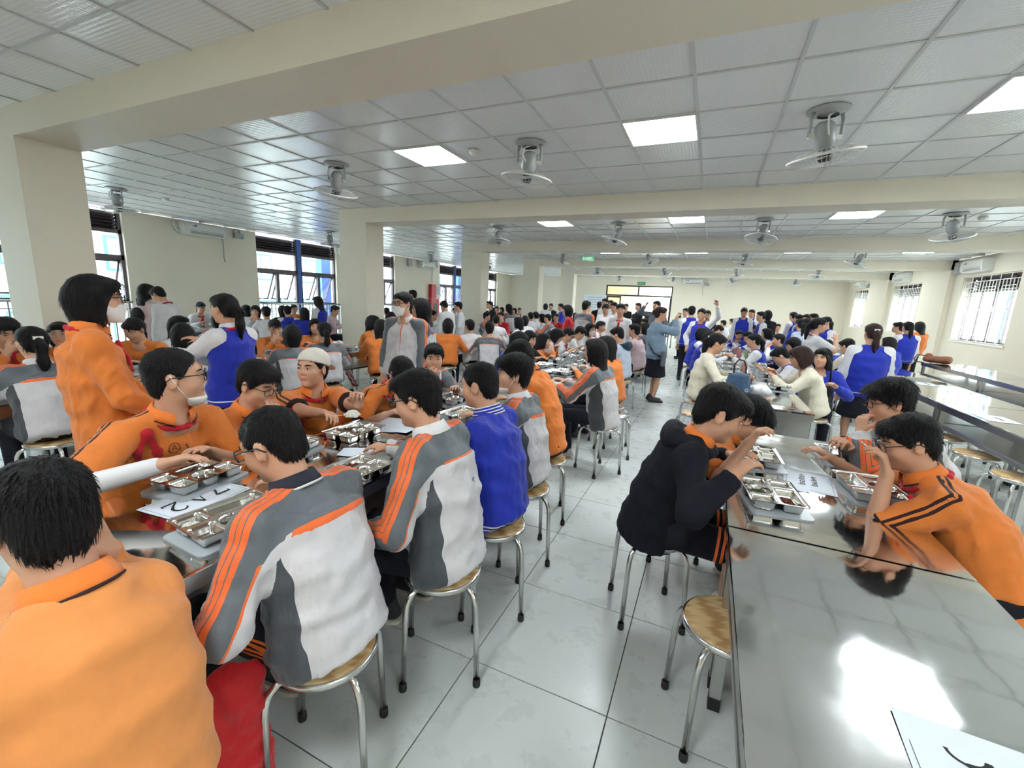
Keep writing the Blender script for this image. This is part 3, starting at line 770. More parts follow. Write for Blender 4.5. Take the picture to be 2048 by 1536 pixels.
FLAB = {'rice_portion': ('steamed white rice in %s', 'rice'), 'greens_portion': ('dark stir-fried greens in %s', 'vegetables'), 'meat_portion': ('brown braised meat in %s', 'meat'), 'side_dish': ('pale side dish in %s', 'food'), 'soup_portion': ('brown soup in %s', 'soup')}
def tray(x, y, rz, who, lid=True, food=(('A', 'rice_portion'), ('B', 'meat_portion'), ('D', 'greens_portion')), lo=False, tilt=0.0, group='meal trays'):
    z = TZ
    if lid:
        l = link_mesh('plastic_tray', LID_ME, None, None, (x + .006, y - .006, z + .0005), (0, 0, rz + .05)); z += .008; l.scale = (.80, .80, 1)
        tag(l, 'grey plastic tray under %s' % who, 'tray', 'plastic trays')
    t = link_mesh('meal_tray', TRAY_LO if lo else TRAY_ME, None, None, (x, y, z + .0425), (tilt, 0, rz)); t.scale = (.81, .82, .92)
    tag(t, '%s' % who, 'tray', group)
    R = Rz(rz)
    for c, fk in food:
        cx, cy = COMP[c][:2]; d = R @ np.array([cx * .81, cy * .82, 0])
        dz = .005 if c != 'D' else .002
        if fk == 'soup_portion': dz = .022
        o = link_mesh(fk, FOOD[fk], None, None, (x + d[0], y + d[1], z + dz), (0, 0, rz + random.random())); o.scale = (.8, .8, .85)
        lb, ct = FLAB[fk]; tag(o, lb % who, ct, 'food portions')
    return t
def trayp(px, py, rz, who, **k):
    p = atz(px, py, TZ + .03); return tray(p[0], p[1], rz, who, **k)
H90 = math.pi / 2
tray(-1.87, 1.03, H90 + .12, 'steel tray before the boy with lowered mask', food=(('A', 'side_dish'), ('D', 'soup_portion'), ('B', 'meat_portion')))
tray(-1.42, 0.87, H90 - .1, 'steel tray beside the 7A2 sign near the aisle', food=(('A', 'rice_portion'), ('D', 'greens_portion')))
tray(-1.787, 1.83, H90 + .0, 'steel tray before the boy in white cap', lid=False, food=(('B', 'meat_portion'), ('D', 'soup_portion')))
tray(-1.37, 1.4, H90 - .05, 'steel tray between two boys in sports jackets', lid=False, food=(('B', 'meat_portion'), ('E', 'side_dish')))
tray(-1.87, 1.45, H90 + .1, 'steel tray before the boy in long orange sleeves', food=(('A', 'meat_portion'),))
trayp(905, 797, H90, 'steel tray before the boy covering his mouth', food=(('A', 'rice_portion'), ('D', 'greens_portion')))
trayp(925, 830, H90 - .15, 'steel tray beside the boy in blue jacket', food=(('A', 'rice_portion'), ('B', 'side_dish')))
tray(0.325, 2.08, -H90 + .12, 'steel tray before the boy in navy jacket', food=(('A', 'side_dish'), ('B', 'meat_portion'), ('D', 'greens_portion'), ('E', 'rice_portion')))
tray(0.315, 2.62, -H90 + .05, 'steel tray beneath the boy in orange bending low', food=(('A', 'meat_portion'), ('C', 'rice_portion')))
tray(0.752, 2.4, H90 + .10, 'steel tray under the chin of a striped-polo boy', food=(('C', 'meat_portion'), ('D', 'greens_portion')))
tray(0.765, 2.89, H90 + .1, 'steel tray under a spoon held by grey sleeve', food=(('A', 'side_dish'),))

# ------------------------------------------------------------------ spoons, papers
_m = MB(); _m.tube([(0, 0, 0), (0, .05, .004), (0, .12, .006)], [.0022, .003, .0042], 6)
_vs = []; _fs = []
for i in range(6):
    for k in range(12):
        a = 2 * math.pi * k / 12; r = i / 5
        _vs.append((.016 * r * math.cos(a), -.024 + .026 * r * math.sin(a), -.006 * (1 - r * r)))
for i in range(5):
    for k in range(12):
        k2 = (k + 1) % 12; _fs.append((i * 12 + k, i * 12 + k2, (i + 1) * 12 + k2, (i + 1) * 12 + k))
_m.add(_vs, _fs, 0, True); SPOON = _m.mesh('spoon'); SPOON.materials.append(M_TUBE)
def spoon(p, toward, label):
    d = np.array(toward, float) - np.array(p, float); d /= np.linalg.norm(d)
    q = Vector(d).to_track_quat('-Y', 'Z')
    o = link_mesh('spoon', SPOON, None, None, tuple(p)); o.rotation_mode = 'QUATERNION'; o.rotation_quaternion = q
    return tag(o, label, 'spoon', 'spoons in use')
def stroke(m, pts, ws, z=.0006):
    P = [np.array(p, float) for p in pts]; L = []; R = []
    for i, p in enumerate(P):
        t = P[min(i + 1, len(P) - 1)] - P[max(i - 1, 0)]; t /= np.linalg.norm(t); n = np.array([-t[1], t[0]]); w = ws[i] if hasattr(ws, '__len__') else ws
        L.append(p + n * w / 2); R.append(p - n * w / 2)
    n = len(P); m.add([(a[0], a[1], z) for a in L] + [(a[0], a[1], z) for a in R], [(n + i, n + i + 1, i + 1, i) for i in range(n - 1)])
def arc(cx, cy, rx, ry, a0, a1, n=14): return [(cx + rx * math.cos(math.radians(a0 + (a1 - a0) * i / n)), cy + ry * math.sin(math.radians(a0 + (a1 - a0) * i / n))) for i in range(n + 1)]
def glyph(m, ch, x, s):
    T = lambda pts: [(x + p[0] * s, p[1] * s) for p in pts]
    if ch == '7':
        stroke(m, T([(-.28, .42), (.30, .42)]), .13 * s); stroke(m, T([(-.28, .46), (-.30, .27)]), .05 * s); stroke(m, T([(.28, .40), (.02, -.05), (-.06, -.48)]), [.07 * s, .09 * s, .12 * s])
    if ch == 'A':
        stroke(m, T([(0, .5), (-.30, -.46)]), .05 * s); stroke(m, T([(-.01, .5), (.31, -.46)]), .13 * s); stroke(m, T([(-.18, -.14), (.17, -.14)]), .05 * s)
        stroke(m, T([(-.42, -.47), (-.18, -.47)]), .04 * s); stroke(m, T([(.16, -.47), (.46, -.47)]), .04 * s)
    if ch == '2':
        stroke(m, T(arc(0, .2, .24, .28, 165, -20, 12) + [(.02, -.16), (-.26, -.42)]), [.06 * s] * 3 + [.09 * s] * 5 + [.12 * s] * 5 + [.09 * s, .06 * s]); stroke(m, T([(-.28, -.44), (.30, -.44)]), .11 * s); stroke(m, T([(.30, -.46), (.32, -.28)]), .05 * s)
    if ch == '6':
        stroke(m, T([(.24, .46), (.02, .34), (-.16, .12), (-.24, -.14)]), [.05 * s, .08 * s, .12 * s, .13 * s]); stroke(m, T(arc(0, -.17, .24, .29, 175, 540, 22)), [.13 * s] * 6 + [.06 * s] * 5 + [.12 * s] * 6 + [.06 * s] * 6)
    if ch == '4':
        stroke(m, T([(.12, .5), (.12, -.48)]), .12 * s); stroke(m, T([(.10, .48), (-.32, -.16)]), .05 * s); stroke(m, T([(-.34, -.18), (.34, -.18)]), .08 * s)
def paper_sign(x, y, rz, text, label, small=None, curl=0.0, size=(.297, .21), gs=.09):
    e = empty('paper_sign', (x, y, TZ + .0008), rz); tag(e, label, 'paper sign', 'paper table signs')
    W_, H_ = size; n = 8; vs = []; fs = []
    for i in range(n + 1):
        for j in range(n + 1):
            u, v = (i / n - .5) * W_, (j / n - .5) * H_
            vs.append((u, v, .001 + curl * (u * u * 4 + v * .03)))
    for i in range(n):
        for j in range(n): a = i * (n + 1) + j; fs.append((a, a + n + 1, a + n + 2, a + 1))
    MB().add(vs, fs, 0, True).build('sheet', M_PAPER, e)
    b = MB(); w, h = W_ / 2 - .012, H_ / 2 - .012
    for pa, pb in (((-w, -h), (w, -h)), ((w, -h), (w, h)), ((w, h), (-w, h)), ((-w, h), (-w, -h))): stroke(b, [pa, pb], .0014, .0016)
    b.build('border_line', M_INK, e)
    if text:
        g = MB(); k = len(text)
        for i, ch in enumerate(text): glyph(g, ch, (i - (k - 1) / 2) * gs * .86, gs)
        g.build('lettering', M_INK, e, (0, 0, .0014))
    if small:
        for i, s in enumerate(small):
            link_mesh('lettering', text_mesh(s, .032), M_INK, e, (0, .022 - .05 * i, .0016))
    return e
p = atz(393, 997, TZ); paper_sign(p[0] + .005, p[1], -H90 + .10, '7A2', 'paper sign printed 7A2 lying between two trays')
p = atz(1617, 962, TZ); paper_sign(p[0], p[1], -H90 - .12, '', 'paper sign with two small printed lines beside a greens tray', ['6A4(19HS)', '+7A2(12HS)'])
p = atz(1775, 1417, TZ); paper_sign(p[0] + .115, p[1] - .15, -H90 - .05, '6A4', 'paper sign with one large character on the empty table', None, .03, (.297, .235), .105)
p = atz(885, 836, TZ); paper_sign(p[0], p[1], -H90 + .3, '7A2', 'paper sign with big characters behind the boy in sports jacket')
p = atz(1992, 838, TZ); paper_sign(p[0], p[1], -H90, '', 'paper sign on the empty table over pushed-in stools', ['6A5(36HS)'])
p = atz(1850, 768, TZ); paper_sign(p[0], p[1], -H90 + .1, '', 'paper sign at the end of the window-reflecting table', ['6A3(30HS)'])
p = np.array([T4 - .05, 7.6]); paper_sign(p[0], p[1], -H90, '', 'paper sign on the table near the right wall', ['6A1'])
p = atz(1100, 740, TZ); paper_sign(p[0], p[1], -H90 - .2, '', 'paper sign on the table of the long-haired girl in sports jacket', ['7A1'])
def sheet(px, py, rz, label, w=.21, h=.297, mat=M_PAPER, z=.0012, name='paper_sheet'):
    p = atz(px, py, TZ); m = MB(); n = 6; vs = []; fs = []
    for i in range(n + 1):
        for j in range(n + 1): u, v = i / n - .5, j / n - .5; vs.append((u * w, v * h, z + .006 * (math.sin(5 * u + 3 * v) + 1) * (abs(u) + abs(v)) * .5))
    for i in range(n):
        for j in range(n): a = i * (n + 1) + j; fs.append((a, a + n + 1, a + n + 2, a + 1))
    return tag(m.add(vs, fs, 0, True).build(name, mat, None, (p[0], p[1], TZ), (0, 0, rz)), label, 'paper')
sheet(775, 850, .3, 'printed white sheet by the elbow of the boy with the skewer', .21, .3)
sheet(808, 852, .1, 'second printed sheet under the skewer boy elbow sheet', .21, .28, M_PAPER, .0035)
sheet(712, 905, .5, 'crumpled thin tissue lying behind an open tray', .16, .12)
sheet(1603, 980, .2, 'small blank white slip under a paper sign', .06, .05)
def paper_stack(px, py, label):
    p = atz(px, py, TZ); e = empty('paper_stack', (p[0], p[1], TZ), .25); tag(e, label, 'papers')
    for k in range(5): MB().box((0.004 * (k % 2), .003 * k, .004 + k * .008), (.22, .3, .0075), Rz(.03 * k)).build('sheets', M_PAPER, e)
paper_stack(1497, 786, 'thick stack of white papers on the table with end panel')
p = atz(1565, 817, TZ)
tag(MB().span(-.13, .13, -.09, .09, 0, .004).build('steel_platter', M_TRAY, None, (p[0], p[1], TZ), (0, 0, .1)), 'flat steel platter lying at the panelled table end', 'platter')
spoon((p[0] + .05, p[1], TZ + .009), (p[0] + .12, p[1] + .02, TZ + .007), 'steel spoon resting on the flat steel platter')
# ------------------------------------------------------------------ signed-distance bodies -> smooth meshes
def nets(F, ax):
    xs, ys, zs = ax; ins = F < 0
    c = ins[:-1, :-1, :-1].astype(np.uint8)
    for dx, dy, dz in ((1, 0, 0), (0, 1, 0), (0, 0, 1), (1, 1, 0), (1, 0, 1), (0, 1, 1), (1, 1, 1)):
        c = c + ins[dx:F.shape[0] - 1 + dx, dy:F.shape[1] - 1 + dy, dz:F.shape[2] - 1 + dz]
    mixed = (c > 0) & (c < 8); ci = np.argwhere(mixed); N = len(ci)
    if N == 0: return np.zeros((0, 3)), np.zeros((0, 4), int)
    idx = np.full(mixed.shape, -1, np.int32); idx[mixed] = np.arange(N)
    acc = np.zeros((N, 3)); cnt = np.zeros(N)
    corners = [(0, 0, 0), (1, 0, 0), (0, 1, 0), (1, 1, 0), (0, 0, 1), (1, 0, 1), (0, 1, 1), (1, 1, 1)]
    val = [F[ci[:, 0] + a, ci[:, 1] + b, ci[:, 2] + d] for a, b, d in corners]
    P = [np.stack([xs[ci[:, 0] + a], ys[ci[:, 1] + b], zs[ci[:, 2] + d]], 1) for a, b, d in corners]
    for i, j in ((0, 1), (2, 3), (4, 5), (6, 7), (0, 2), (1, 3), (4, 6), (5, 7), (0, 4), (1, 5), (2, 6), (3, 7)):
        m = (val[i] < 0) != (val[j] < 0); t = val[i][m] / (val[i][m] - val[j][m])
        acc[m] += P[i][m] + t[:, None] * (P[j][m] - P[i][m]); cnt[m] += 1
    V = acc / cnt[:, None]; Q = []
    s = ins[:-1, 1:-1, 1:-1] != ins[1:, 1:-1, 1:-1]; e = np.argwhere(s); i, j, k = e[:, 0], e[:, 1] + 1, e[:, 2] + 1
    q = np.stack([idx[i, j - 1, k - 1], idx[i, j, k - 1], idx[i, j, k], idx[i, j - 1, k]], 1); fl_ = ~ins[i, j, k]; q[fl_] = q[fl_][:, ::-1]; Q.append(q)
    s = ins[1:-1, :-1, 1:-1] != ins[1:-1, 1:, 1:-1]; e = np.argwhere(s); i, j, k = e[:, 0] + 1, e[:, 1], e[:, 2] + 1
    q = np.stack([idx[i - 1, j, k - 1], idx[i - 1, j, k], idx[i, j, k], idx[i, j, k - 1]], 1); fl_ = ~ins[i, j, k]; q[fl_] = q[fl_][:, ::-1]; Q.append(q)
    s = ins[1:-1, 1:-1, :-1] != ins[1:-1, 1:-1, 1:]; e = np.argwhere(s); i, j, k = e[:, 0] + 1, e[:, 1] + 1, e[:, 2]
    q = np.stack([idx[i - 1, j - 1, k], idx[i, j - 1, k], idx[i, j, k], idx[i - 1, j, k]], 1); fl_ = ~ins[i, j, k]; q[fl_] = q[fl_][:, ::-1]; Q.append(q)
    Q = np.concatenate(Q); Q = Q[(Q >= 0).all(1)]
    return V, Q
def relax(V, Q, it=1, w=0.5):
    for _ in range(it):
        A = np.zeros_like(V); n = np.zeros(len(V))
        for a, b in ((0, 1), (1, 2), (2, 3), (3, 0)):
            np.add.at(A, Q[:, a], V[Q[:, b]]); np.add.at(A, Q[:, b], V[Q[:, a]]); np.add.at(n, Q[:, a], 1); np.add.at(n, Q[:, b], 1)
        V = V * (1 - w) + w * A / np.maximum(n, 1)[:, None]
    return V
def vnormals(V, Q):
    n = np.cross(V[Q[:, 2]] - V[Q[:, 0]], V[Q[:, 3]] - V[Q[:, 1]]); N = np.zeros_like(V)
    for a in range(4): np.add.at(N, Q[:, a], n)
    return N / np.maximum(np.linalg.norm(N, axis=1), 1e-9)[:, None]
def mesh_from(name, V, Q, attrs=None, cols=None):
    me = bpy.data.meshes.new(name)
    me.vertices.add(len(V)); me.vertices.foreach_set('co', V.astype(np.float32).ravel())
    me.loops.add(len(Q) * 4); me.loops.foreach_set('vertex_index', Q.astype(np.int32).ravel())
    me.polygons.add(len(Q)); me.polygons.foreach_set('loop_start', np.arange(0, len(Q) * 4, 4, dtype=np.int32))
    me.update(calc_edges=True)
    me.polygons.foreach_set('use_smooth', np.ones(len(Q), bool))
    for k, v in (attrs or {}).items():
        a = me.attributes.new(k, 'FLOAT', 'POINT'); a.data.foreach_set('value', v.astype(np.float32))
    if cols is not None:
        a = me.attributes.new('tint', 'FLOAT', 'POINT'); a.data.foreach_set('value', cols.astype(np.float32))
    return me
def axis(lo, hi, coarse, zones):
    out = [lo]; x = lo
    while x < hi:
        st = coarse
        for a, b, f in zones:
            if a - coarse * .5 <= x < b: st = min(st, f)
        x += st; out.append(x)
    return np.array(out, np.float32)
class Fld:
    def __init__(s): s.pr = []
    def cone(s, a, ra, b, rb, k=.02, neg=False): s.pr.append(('c', np.array(a, float), ra, np.array(b, float), rb, k, neg)); return s
    def ell(s, c, r, k=.02, R=None, neg=False): s.pr.append(('e', np.array(c, float), np.array(r, float), R, k, neg)); return s
    def tor(s, a, b, X, ra, rb, rc=None, k=.03): s.pr.append(('t', np.array(a, float), np.array(b, float), np.array(X, float), ra, rb, rc, k, False)); return s
    def plane(s, p, n): s.pr.append(('p', np.array(p, float), np.array(n, float))); return s
    def bounds(s):
        lo = np.full(3, 9.0); hi = np.full(3, -9.0)
        for p in s.pr:
            if p[0] == 'c' and not p[6]:
                lo = np.minimum(lo, np.minimum(p[1] - p[2], p[3] - p[4])); hi = np.maximum(hi, np.maximum(p[1] + p[2], p[3] + p[4]))
            elif p[0] == 'e' and not p[5]:
                m = p[2].max() if p[3] is not None else p[2]; lo = np.minimum(lo, p[1] - m); hi = np.maximum(hi, p[1] + m)
            elif p[0] == 't':
                m = max(p[4] + p[5]); lo = np.minimum(lo, np.minimum(p[1], p[2]) - m); hi = np.maximum(hi, np.maximum(p[1], p[2]) + m)
        return lo, hi
    def dist(s, p, G):
        X, Y, Z = G
        if p[0] == 'c':
            a, ra, b, rb = p[1:5]; d = b - a; L2 = max(d @ d, 1e-9)
            dx, dy, dz = X - a[0], Y - a[1], Z - a[2]
            t = np.clip((dx * d[0] + dy * d[1] + dz * d[2]) / L2, 0, 1)
            return np.sqrt((dx - t * d[0]) ** 2 + (dy - t * d[1]) ** 2 + (dz - t * d[2]) ** 2) - (ra + (rb - ra) * t)
        if p[0] == 'e':
            c, r, R = p[1:4]; dx, dy, dz = X - c[0], Y - c[1], Z - c[2]
            if R is not None:
                dx, dy, dz = (R[0, 0] * dx + R[1, 0] * dy + R[2, 0] * dz, R[0, 1] * dx + R[1, 1] * dy + R[2, 1] * dz, R[0, 2] * dx + R[1, 2] * dy + R[2, 2] * dz)
            k = np.sqrt((dx / r[0]) ** 2 + (dy / r[1]) ** 2 + (dz / r[2]) ** 2)
            k2 = np.sqrt((dx / r[0] ** 2) ** 2 + (dy / r[1] ** 2) ** 2 + (dz / r[2] ** 2) ** 2) + 1e-9
            return k * (k - 1) / k2
        if p[0] == 't':
            a, b, Xa, ra, rb, rc = p[1:7]; d = b - a; L2 = max(d @ d, 1e-9)
            dx, dy, dz = X - a[0], Y - a[1], Z - a[2]
            t0 = (dx * d[0] + dy * d[1] + dz * d[2]) / L2; t = np.clip(t0, 0, 1)
            ex, ey, ez = dx - t0 * d[0], dy - t0 * d[1], dz - t0 * d[2]
            u = ex * Xa[0] + ey * Xa[1] + ez * Xa[2]; w2 = np.maximum(ex * ex + ey * ey + ez * ez - u * u, 0); ov = (t0 - t) * math.sqrt(L2)
            rx = ra[0] + (rb[0] - ra[0]) * t; ry = ra[1] + (rb[1] - ra[1]) * t; rr = rc if rc else np.minimum(rx, ry)
            k = np.sqrt((u / rx) ** 2 + w2 / ry ** 2 + (ov / rr) ** 2)
            k2 = np.sqrt((u / rx ** 2) ** 2 + w2 / ry ** 4 + (ov / rr ** 2) ** 2) + 1e-9
            return k * (k - 1) / k2
    def run(s, ax):
        F = np.full([len(a) for a in ax], .25, np.float32); mg = .06
        for p in s.pr:
            if p[0] == 'p':
                G = (ax[0][:, None, None], ax[1][None, :, None], ax[2][None, None, :])
                F = np.maximum(F, (G[0] - p[1][0]) * p[2][0] + (G[1] - p[1][1]) * p[2][1] + (G[2] - p[1][2]) * p[2][2]).astype(np.float32); continue
            if p[0] == 'c': lo = np.minimum(p[1] - p[2], p[3] - p[4]); hi = np.maximum(p[1] + p[2], p[3] + p[4]); k, neg = p[5], p[6]
            elif p[0] == 'e':
                m = p[2].max() if p[3] is not None else p[2]; lo = p[1] - m; hi = p[1] + m; k, neg = p[4], p[5]
            else:
                m = max(tuple(p[4]) + tuple(p[5])); lo = np.minimum(p[1], p[2]) - m; hi = np.maximum(p[1], p[2]) + m; k, neg = p[7], False
            sl = tuple(slice(max(0, int(np.searchsorted(a, l - mg)) - 1), int(np.searchsorted(a, h + mg)) + 1) for a, l, h in zip(ax, lo, hi))
            if any(x.start >= x.stop for x in sl): continue
            G = (ax[0][sl[0]][:, None, None], ax[1][sl[1]][None, :, None], ax[2][sl[2]][None, None, :])
            d = s.dist(p, G); A = F[sl]
            if neg:
                d = -d; h = np.maximum(k - np.abs(A - d), 0) / k; F[sl] = np.maximum(A, d) + h * h * k * .25
            else:
                h = np.maximum(k - np.abs(A - d), 0) / k; F[sl] = np.minimum(A, d) - h * h * k * .25
        return F
    def at(s, V, only=None):
        r = np.full(len(V), 9.0)
        for p in s.pr:
            if p[0] == 'p': continue
            r = np.minimum(r, s.dist(p, (V[:, 0], V[:, 1], V[:, 2])))
        return r
    def mesh(s, coarse, zones=((), (), ()), it=1):
        lo, hi = s.bounds(); ax = [axis(lo[i] - coarse * 2.2, hi[i] + coarse * 2.2, coarse, zones[i]) for i in range(3)]
        V, Q = nets(s.run(ax), ax)
        if it and len(V): V = relax(V, Q, it)
        return V, Q
def wrinkle(V, Q, amp, seed, stretch=(1, 1, .7), f0=34):
    rs = np.random.RandomState(seed); N = vnormals(V, Q); P = V * np.array(stretch); n = np.zeros(len(V)); 
    for o in range(7):
        k = rs.randn(3); k = k / np.linalg.norm(k) * f0 * (1 + .33 * o)
        ph = P @ k + rs.rand() * 6.28 + 1.6 * np.sin(P @ (rs.randn(3) * 9) + rs.rand() * 6)
        n += (1 - np.abs(np.sin(ph)) * 2) / (1 + .35 * o)
    return V + N * (amp * n / 3)[:, None]
def unit(v): v = np.asarray(v, float); return v / (np.linalg.norm(v) + 1e-9)
def ik(S, T, l1, l2, pole):
    d = T - S; L = np.linalg.norm(d); mx = (l1 + l2) * .995
    if L > mx: T = S + d / L * mx; L = mx; d = T - S
    L = max(L, abs(l1 - l2) + .02); dr = unit(d); a = (l1 * l1 - l2 * l2 + L * L) / (2 * L); h = math.sqrt(max(l1 * l1 - a * a, 0))
    n = np.array(pole, float); n = n - dr * (n @ dr); return S + dr * a + unit(n) * h, T

# ------------------------------------------------------------------ fabric and skin materials
def fabric(name, base, layers=(), rough=.8, fold=.35, weave=True):
    """layers: (list of (attr, op, lo, hi)) all true -> colour"""
    if name in MATS: return MATS[name]
    t = NT(name); p = t.obj(); c = base
    tone = t.ramp(t.noise(9, p, 4), .3, .7, .90, 1.07)
    for conds, col in layers:
        f = None
        for a, lo, hi, ab in conds:
            v = t.attr(a); v = t.math('ABSOLUTE', v) if ab else v
            g = t.math('MULTIPLY', t.math('GREATER_THAN', v, lo), t.math('LESS_THAN', v, hi))
            f = g if f is None else t.math('MULTIPLY', f, g)
        c = t.mix(f, c, col)
    mm = t.n('ShaderNodeMix', data_type='RGBA', blend_type='MULTIPLY'); mm.inputs[0].default_value = 1
    t.val(mm.inputs[6], c); t.link(tone, mm.inputs[7])
    t.set(Base_Color=mm.outputs[2], Roughness=rough); t.b.inputs['Specular IOR Level'].default_value = .3
    t.b.inputs['Sheen Weight'].default_value = .15 if max(base[:3]) > .05 else .0
    h = t.math('ADD', t.noise(16, t.vscale(p, (1, 1, .5)), 3, .6), t.math('MULTIPLY', t.noise(420, p, 1), .05))
    t.bump(h, fold, .03); MATS[name] = t.m; return t.m
C_OR = srgb(226, 128, 56); C_NAVY = srgb(18, 19, 31); C_DK = srgb(52, 26, 30); C_WHT = srgb(226, 224, 226)
C_GRY = srgb(96, 102, 108); C_LG = srgb(206, 203, 206); C_OS = srgb(238, 110, 52); C_BLU = srgb(30, 48, 168)
STR3 = [([('sv', .0, .032, True), ('sl', -.6, 9, False)], C_OS), ([('sv', .0065, .0105, True)], C_GRY), ([('sv', .0215, .0255, True)], C_GRY)]
def top_mat(kind):
    if kind == 'wind':
        return fabric('sports_jacket_fabric', C_LG, [([('pd', 0, 9, False)], srgb(72, 76, 82)), ([('yd', 0, 9, False), ('ce', .05, 9, False)], C_GRY), ([('yd', -.004, .004, False), ('sl', .035, 9, True)], C_OS),
            ([('sv', 0, .03, True), ('ce', .05, 9, False)], C_OS), ([('sv', .0085, .012, True), ('ce', .05, 9, False)], C_GRY), ([('fx', -.01, .007, True)], C_OS)], .5, .5)
    if kind == 'polo':
        return fabric('orange_polo_pique', C_OR, [([('sv', .006, .018, True)], C_DK), ([('ce', -.03, .008, False)], C_DK)], .85, .25)
    if kind == 'orange': return fabric('orange_sweatshirt', srgb(216, 122, 54), (), .9, .35)
    if kind == 'paleorange': return fabric('pale_orange_pique', srgb(224, 144, 80), (), .9, .3)
    if kind == 'varsity': return fabric('blue_varsity', C_BLU, [([('hh', .018, .026, False), ('sl', -9, 0, False)], C_WHT), ([('hh', .036, .044, False), ('sl', -9, 0, False)], C_WHT)], .7, .35)
    if kind == 'vest': return fabric('blue_vest_white_sleeves', C_BLU, [([('sl', 0, 9, False)], C_WHT), ([('hh', .018, .028, False), ('sl', -9, 0, False)], C_WHT)], .7, .3)
    if kind == 'white': return fabric('white_shirt', C_WHT, (), .8, .3)
    if kind == 'cream': return fabric('cream_knit', srgb(224, 216, 196), (), .9, .5)
    if kind == 'pink': return fabric('pink_shirt', srgb(228, 200, 202), (), .8, .3)
    if kind == 'red': return fabric('red_shirt', srgb(190, 30, 44), (), .85, .3)
    if kind == 'black': return fabric('black_top', srgb(26, 26, 30), (), .85, .3)
    if kind == 'grey': return fabric('grey_jacket', srgb(92, 98, 104), (), .8, .3)
    if kind == 'denim': return fabric('denim_jacket', srgb(128, 150, 170), [([('hh', .0, .03, False)], srgb(100, 122, 146))], .85, .6)
    if kind == 'lightblue': return fabric('pale_blue_shirt', srgb(196, 206, 224), (), .8, .3)
    if kind == 'navyjk': return fabric('navy_jacket', C_NAVY, [([('fx', -.01, .052, True)], srgb(240, 120, 40))], .9, .3)
    return fabric('plain_' + kind, C_WHT)
def pants_mat(kind):
    if kind == 'stripe': return fabric('navy_track_trousers', C_NAVY, [([('sv', .004, .013, True)], srgb(236, 112, 44)), ([('sv', .019, .026, True)], srgb(236, 112, 44))], .85, .3)
    if kind == 'shorts': return fabric('navy_shorts', C_NAVY, [([('ce', .03, .042, False)], C_OS), ([('ce', .055, .067, False)], C_OS)], .85, .3)
    if kind == 'green': return fabric('dark_green_trousers', srgb(16, 40, 34), (), .85, .3)
    return fabric('dark_trousers', srgb(26, 27, 38), (), .85, .3)
def skin_mat():
    t = NT('skin'); p = t.obj()
    tone = t.ramp(t.noise(14, p, 3), .3, .7, 0, 1); c = t.mix(tone, srgb(206, 156, 128), srgb(218, 170, 142))
    oi = t.n('ShaderNodeObjectInfo'); c = t.mix(t.math('MULTIPLY', oi.outputs['Random'], .45), c, srgb(190, 138, 108))
    c = t.mix(t.ramp(t.attr('tint'), 0, 1, 0, .75), c, srgb(178, 92, 88))
    t.set(Base_Color=c, Roughness=.5); t.b.inputs['Subsurface Weight'].default_value = .0
    t.b.inputs['Specular IOR Level'].default_value = .4; t.bump(t.noise(180, p, 2), .05, .002); return t.m
M_SKIN = skin_mat()
def hair_mat(name, col):
    t = NT(name); p = t.obj(); n = t.noise(60, t.vscale(p, (6, 6, .5)), 4, .6)
    t.set(Base_Color=t.mix(t.ramp(n, .35, .7), col, tuple(min(1, c * 2.0 + .002) for c in col[:3]) + (1,)), Roughness=.5)
    t.b.inputs['Specular IOR Level'].default_value = .22; t.bump(n, .7, .012); return t.m
M_HAIR = hair_mat('black_hair', srgb(15, 13, 15)); M_HAIRB = hair_mat('brown_hair', srgb(44, 29, 26))
M_EYEW = plain('eye_white', srgb(226, 220, 214), .25); M_EYED = plain('eye_dark', srgb(24, 16, 14), .15)
M_MASK = plain('white_mask', srgb(232, 230, 228), .8, 0, .3, .03, 30); M_SCARF = fabric('red_scarf_cloth', srgb(186, 26, 40), (), .8, .3)
M_CAP = fabric('white_cap_cloth', srgb(224, 218, 208), (), .9, .2); M_GLS = plain('black_glasses', srgb(26, 24, 28), .25)
M_SHOE = plain('dark_shoe', srgb(40, 40, 46), .6); M_SHOEW = plain('pale_shoe', srgb(206, 200, 194), .6); M_SOLE = plain('white_sole', srgb(214, 208, 196), .6)
M_LENS = M_GLASS
PEOPLE_TRI = 0
LOD = {0: dict(head=.0064, hand=.0064, body=.018, gar=.0125, hair=.0085), 1: dict(head=.0125, hand=.012, body=.03, gar=.022, hair=.016), 2: dict(head=.020, hand=.022, body=.04, gar=.032, hair=.024)}
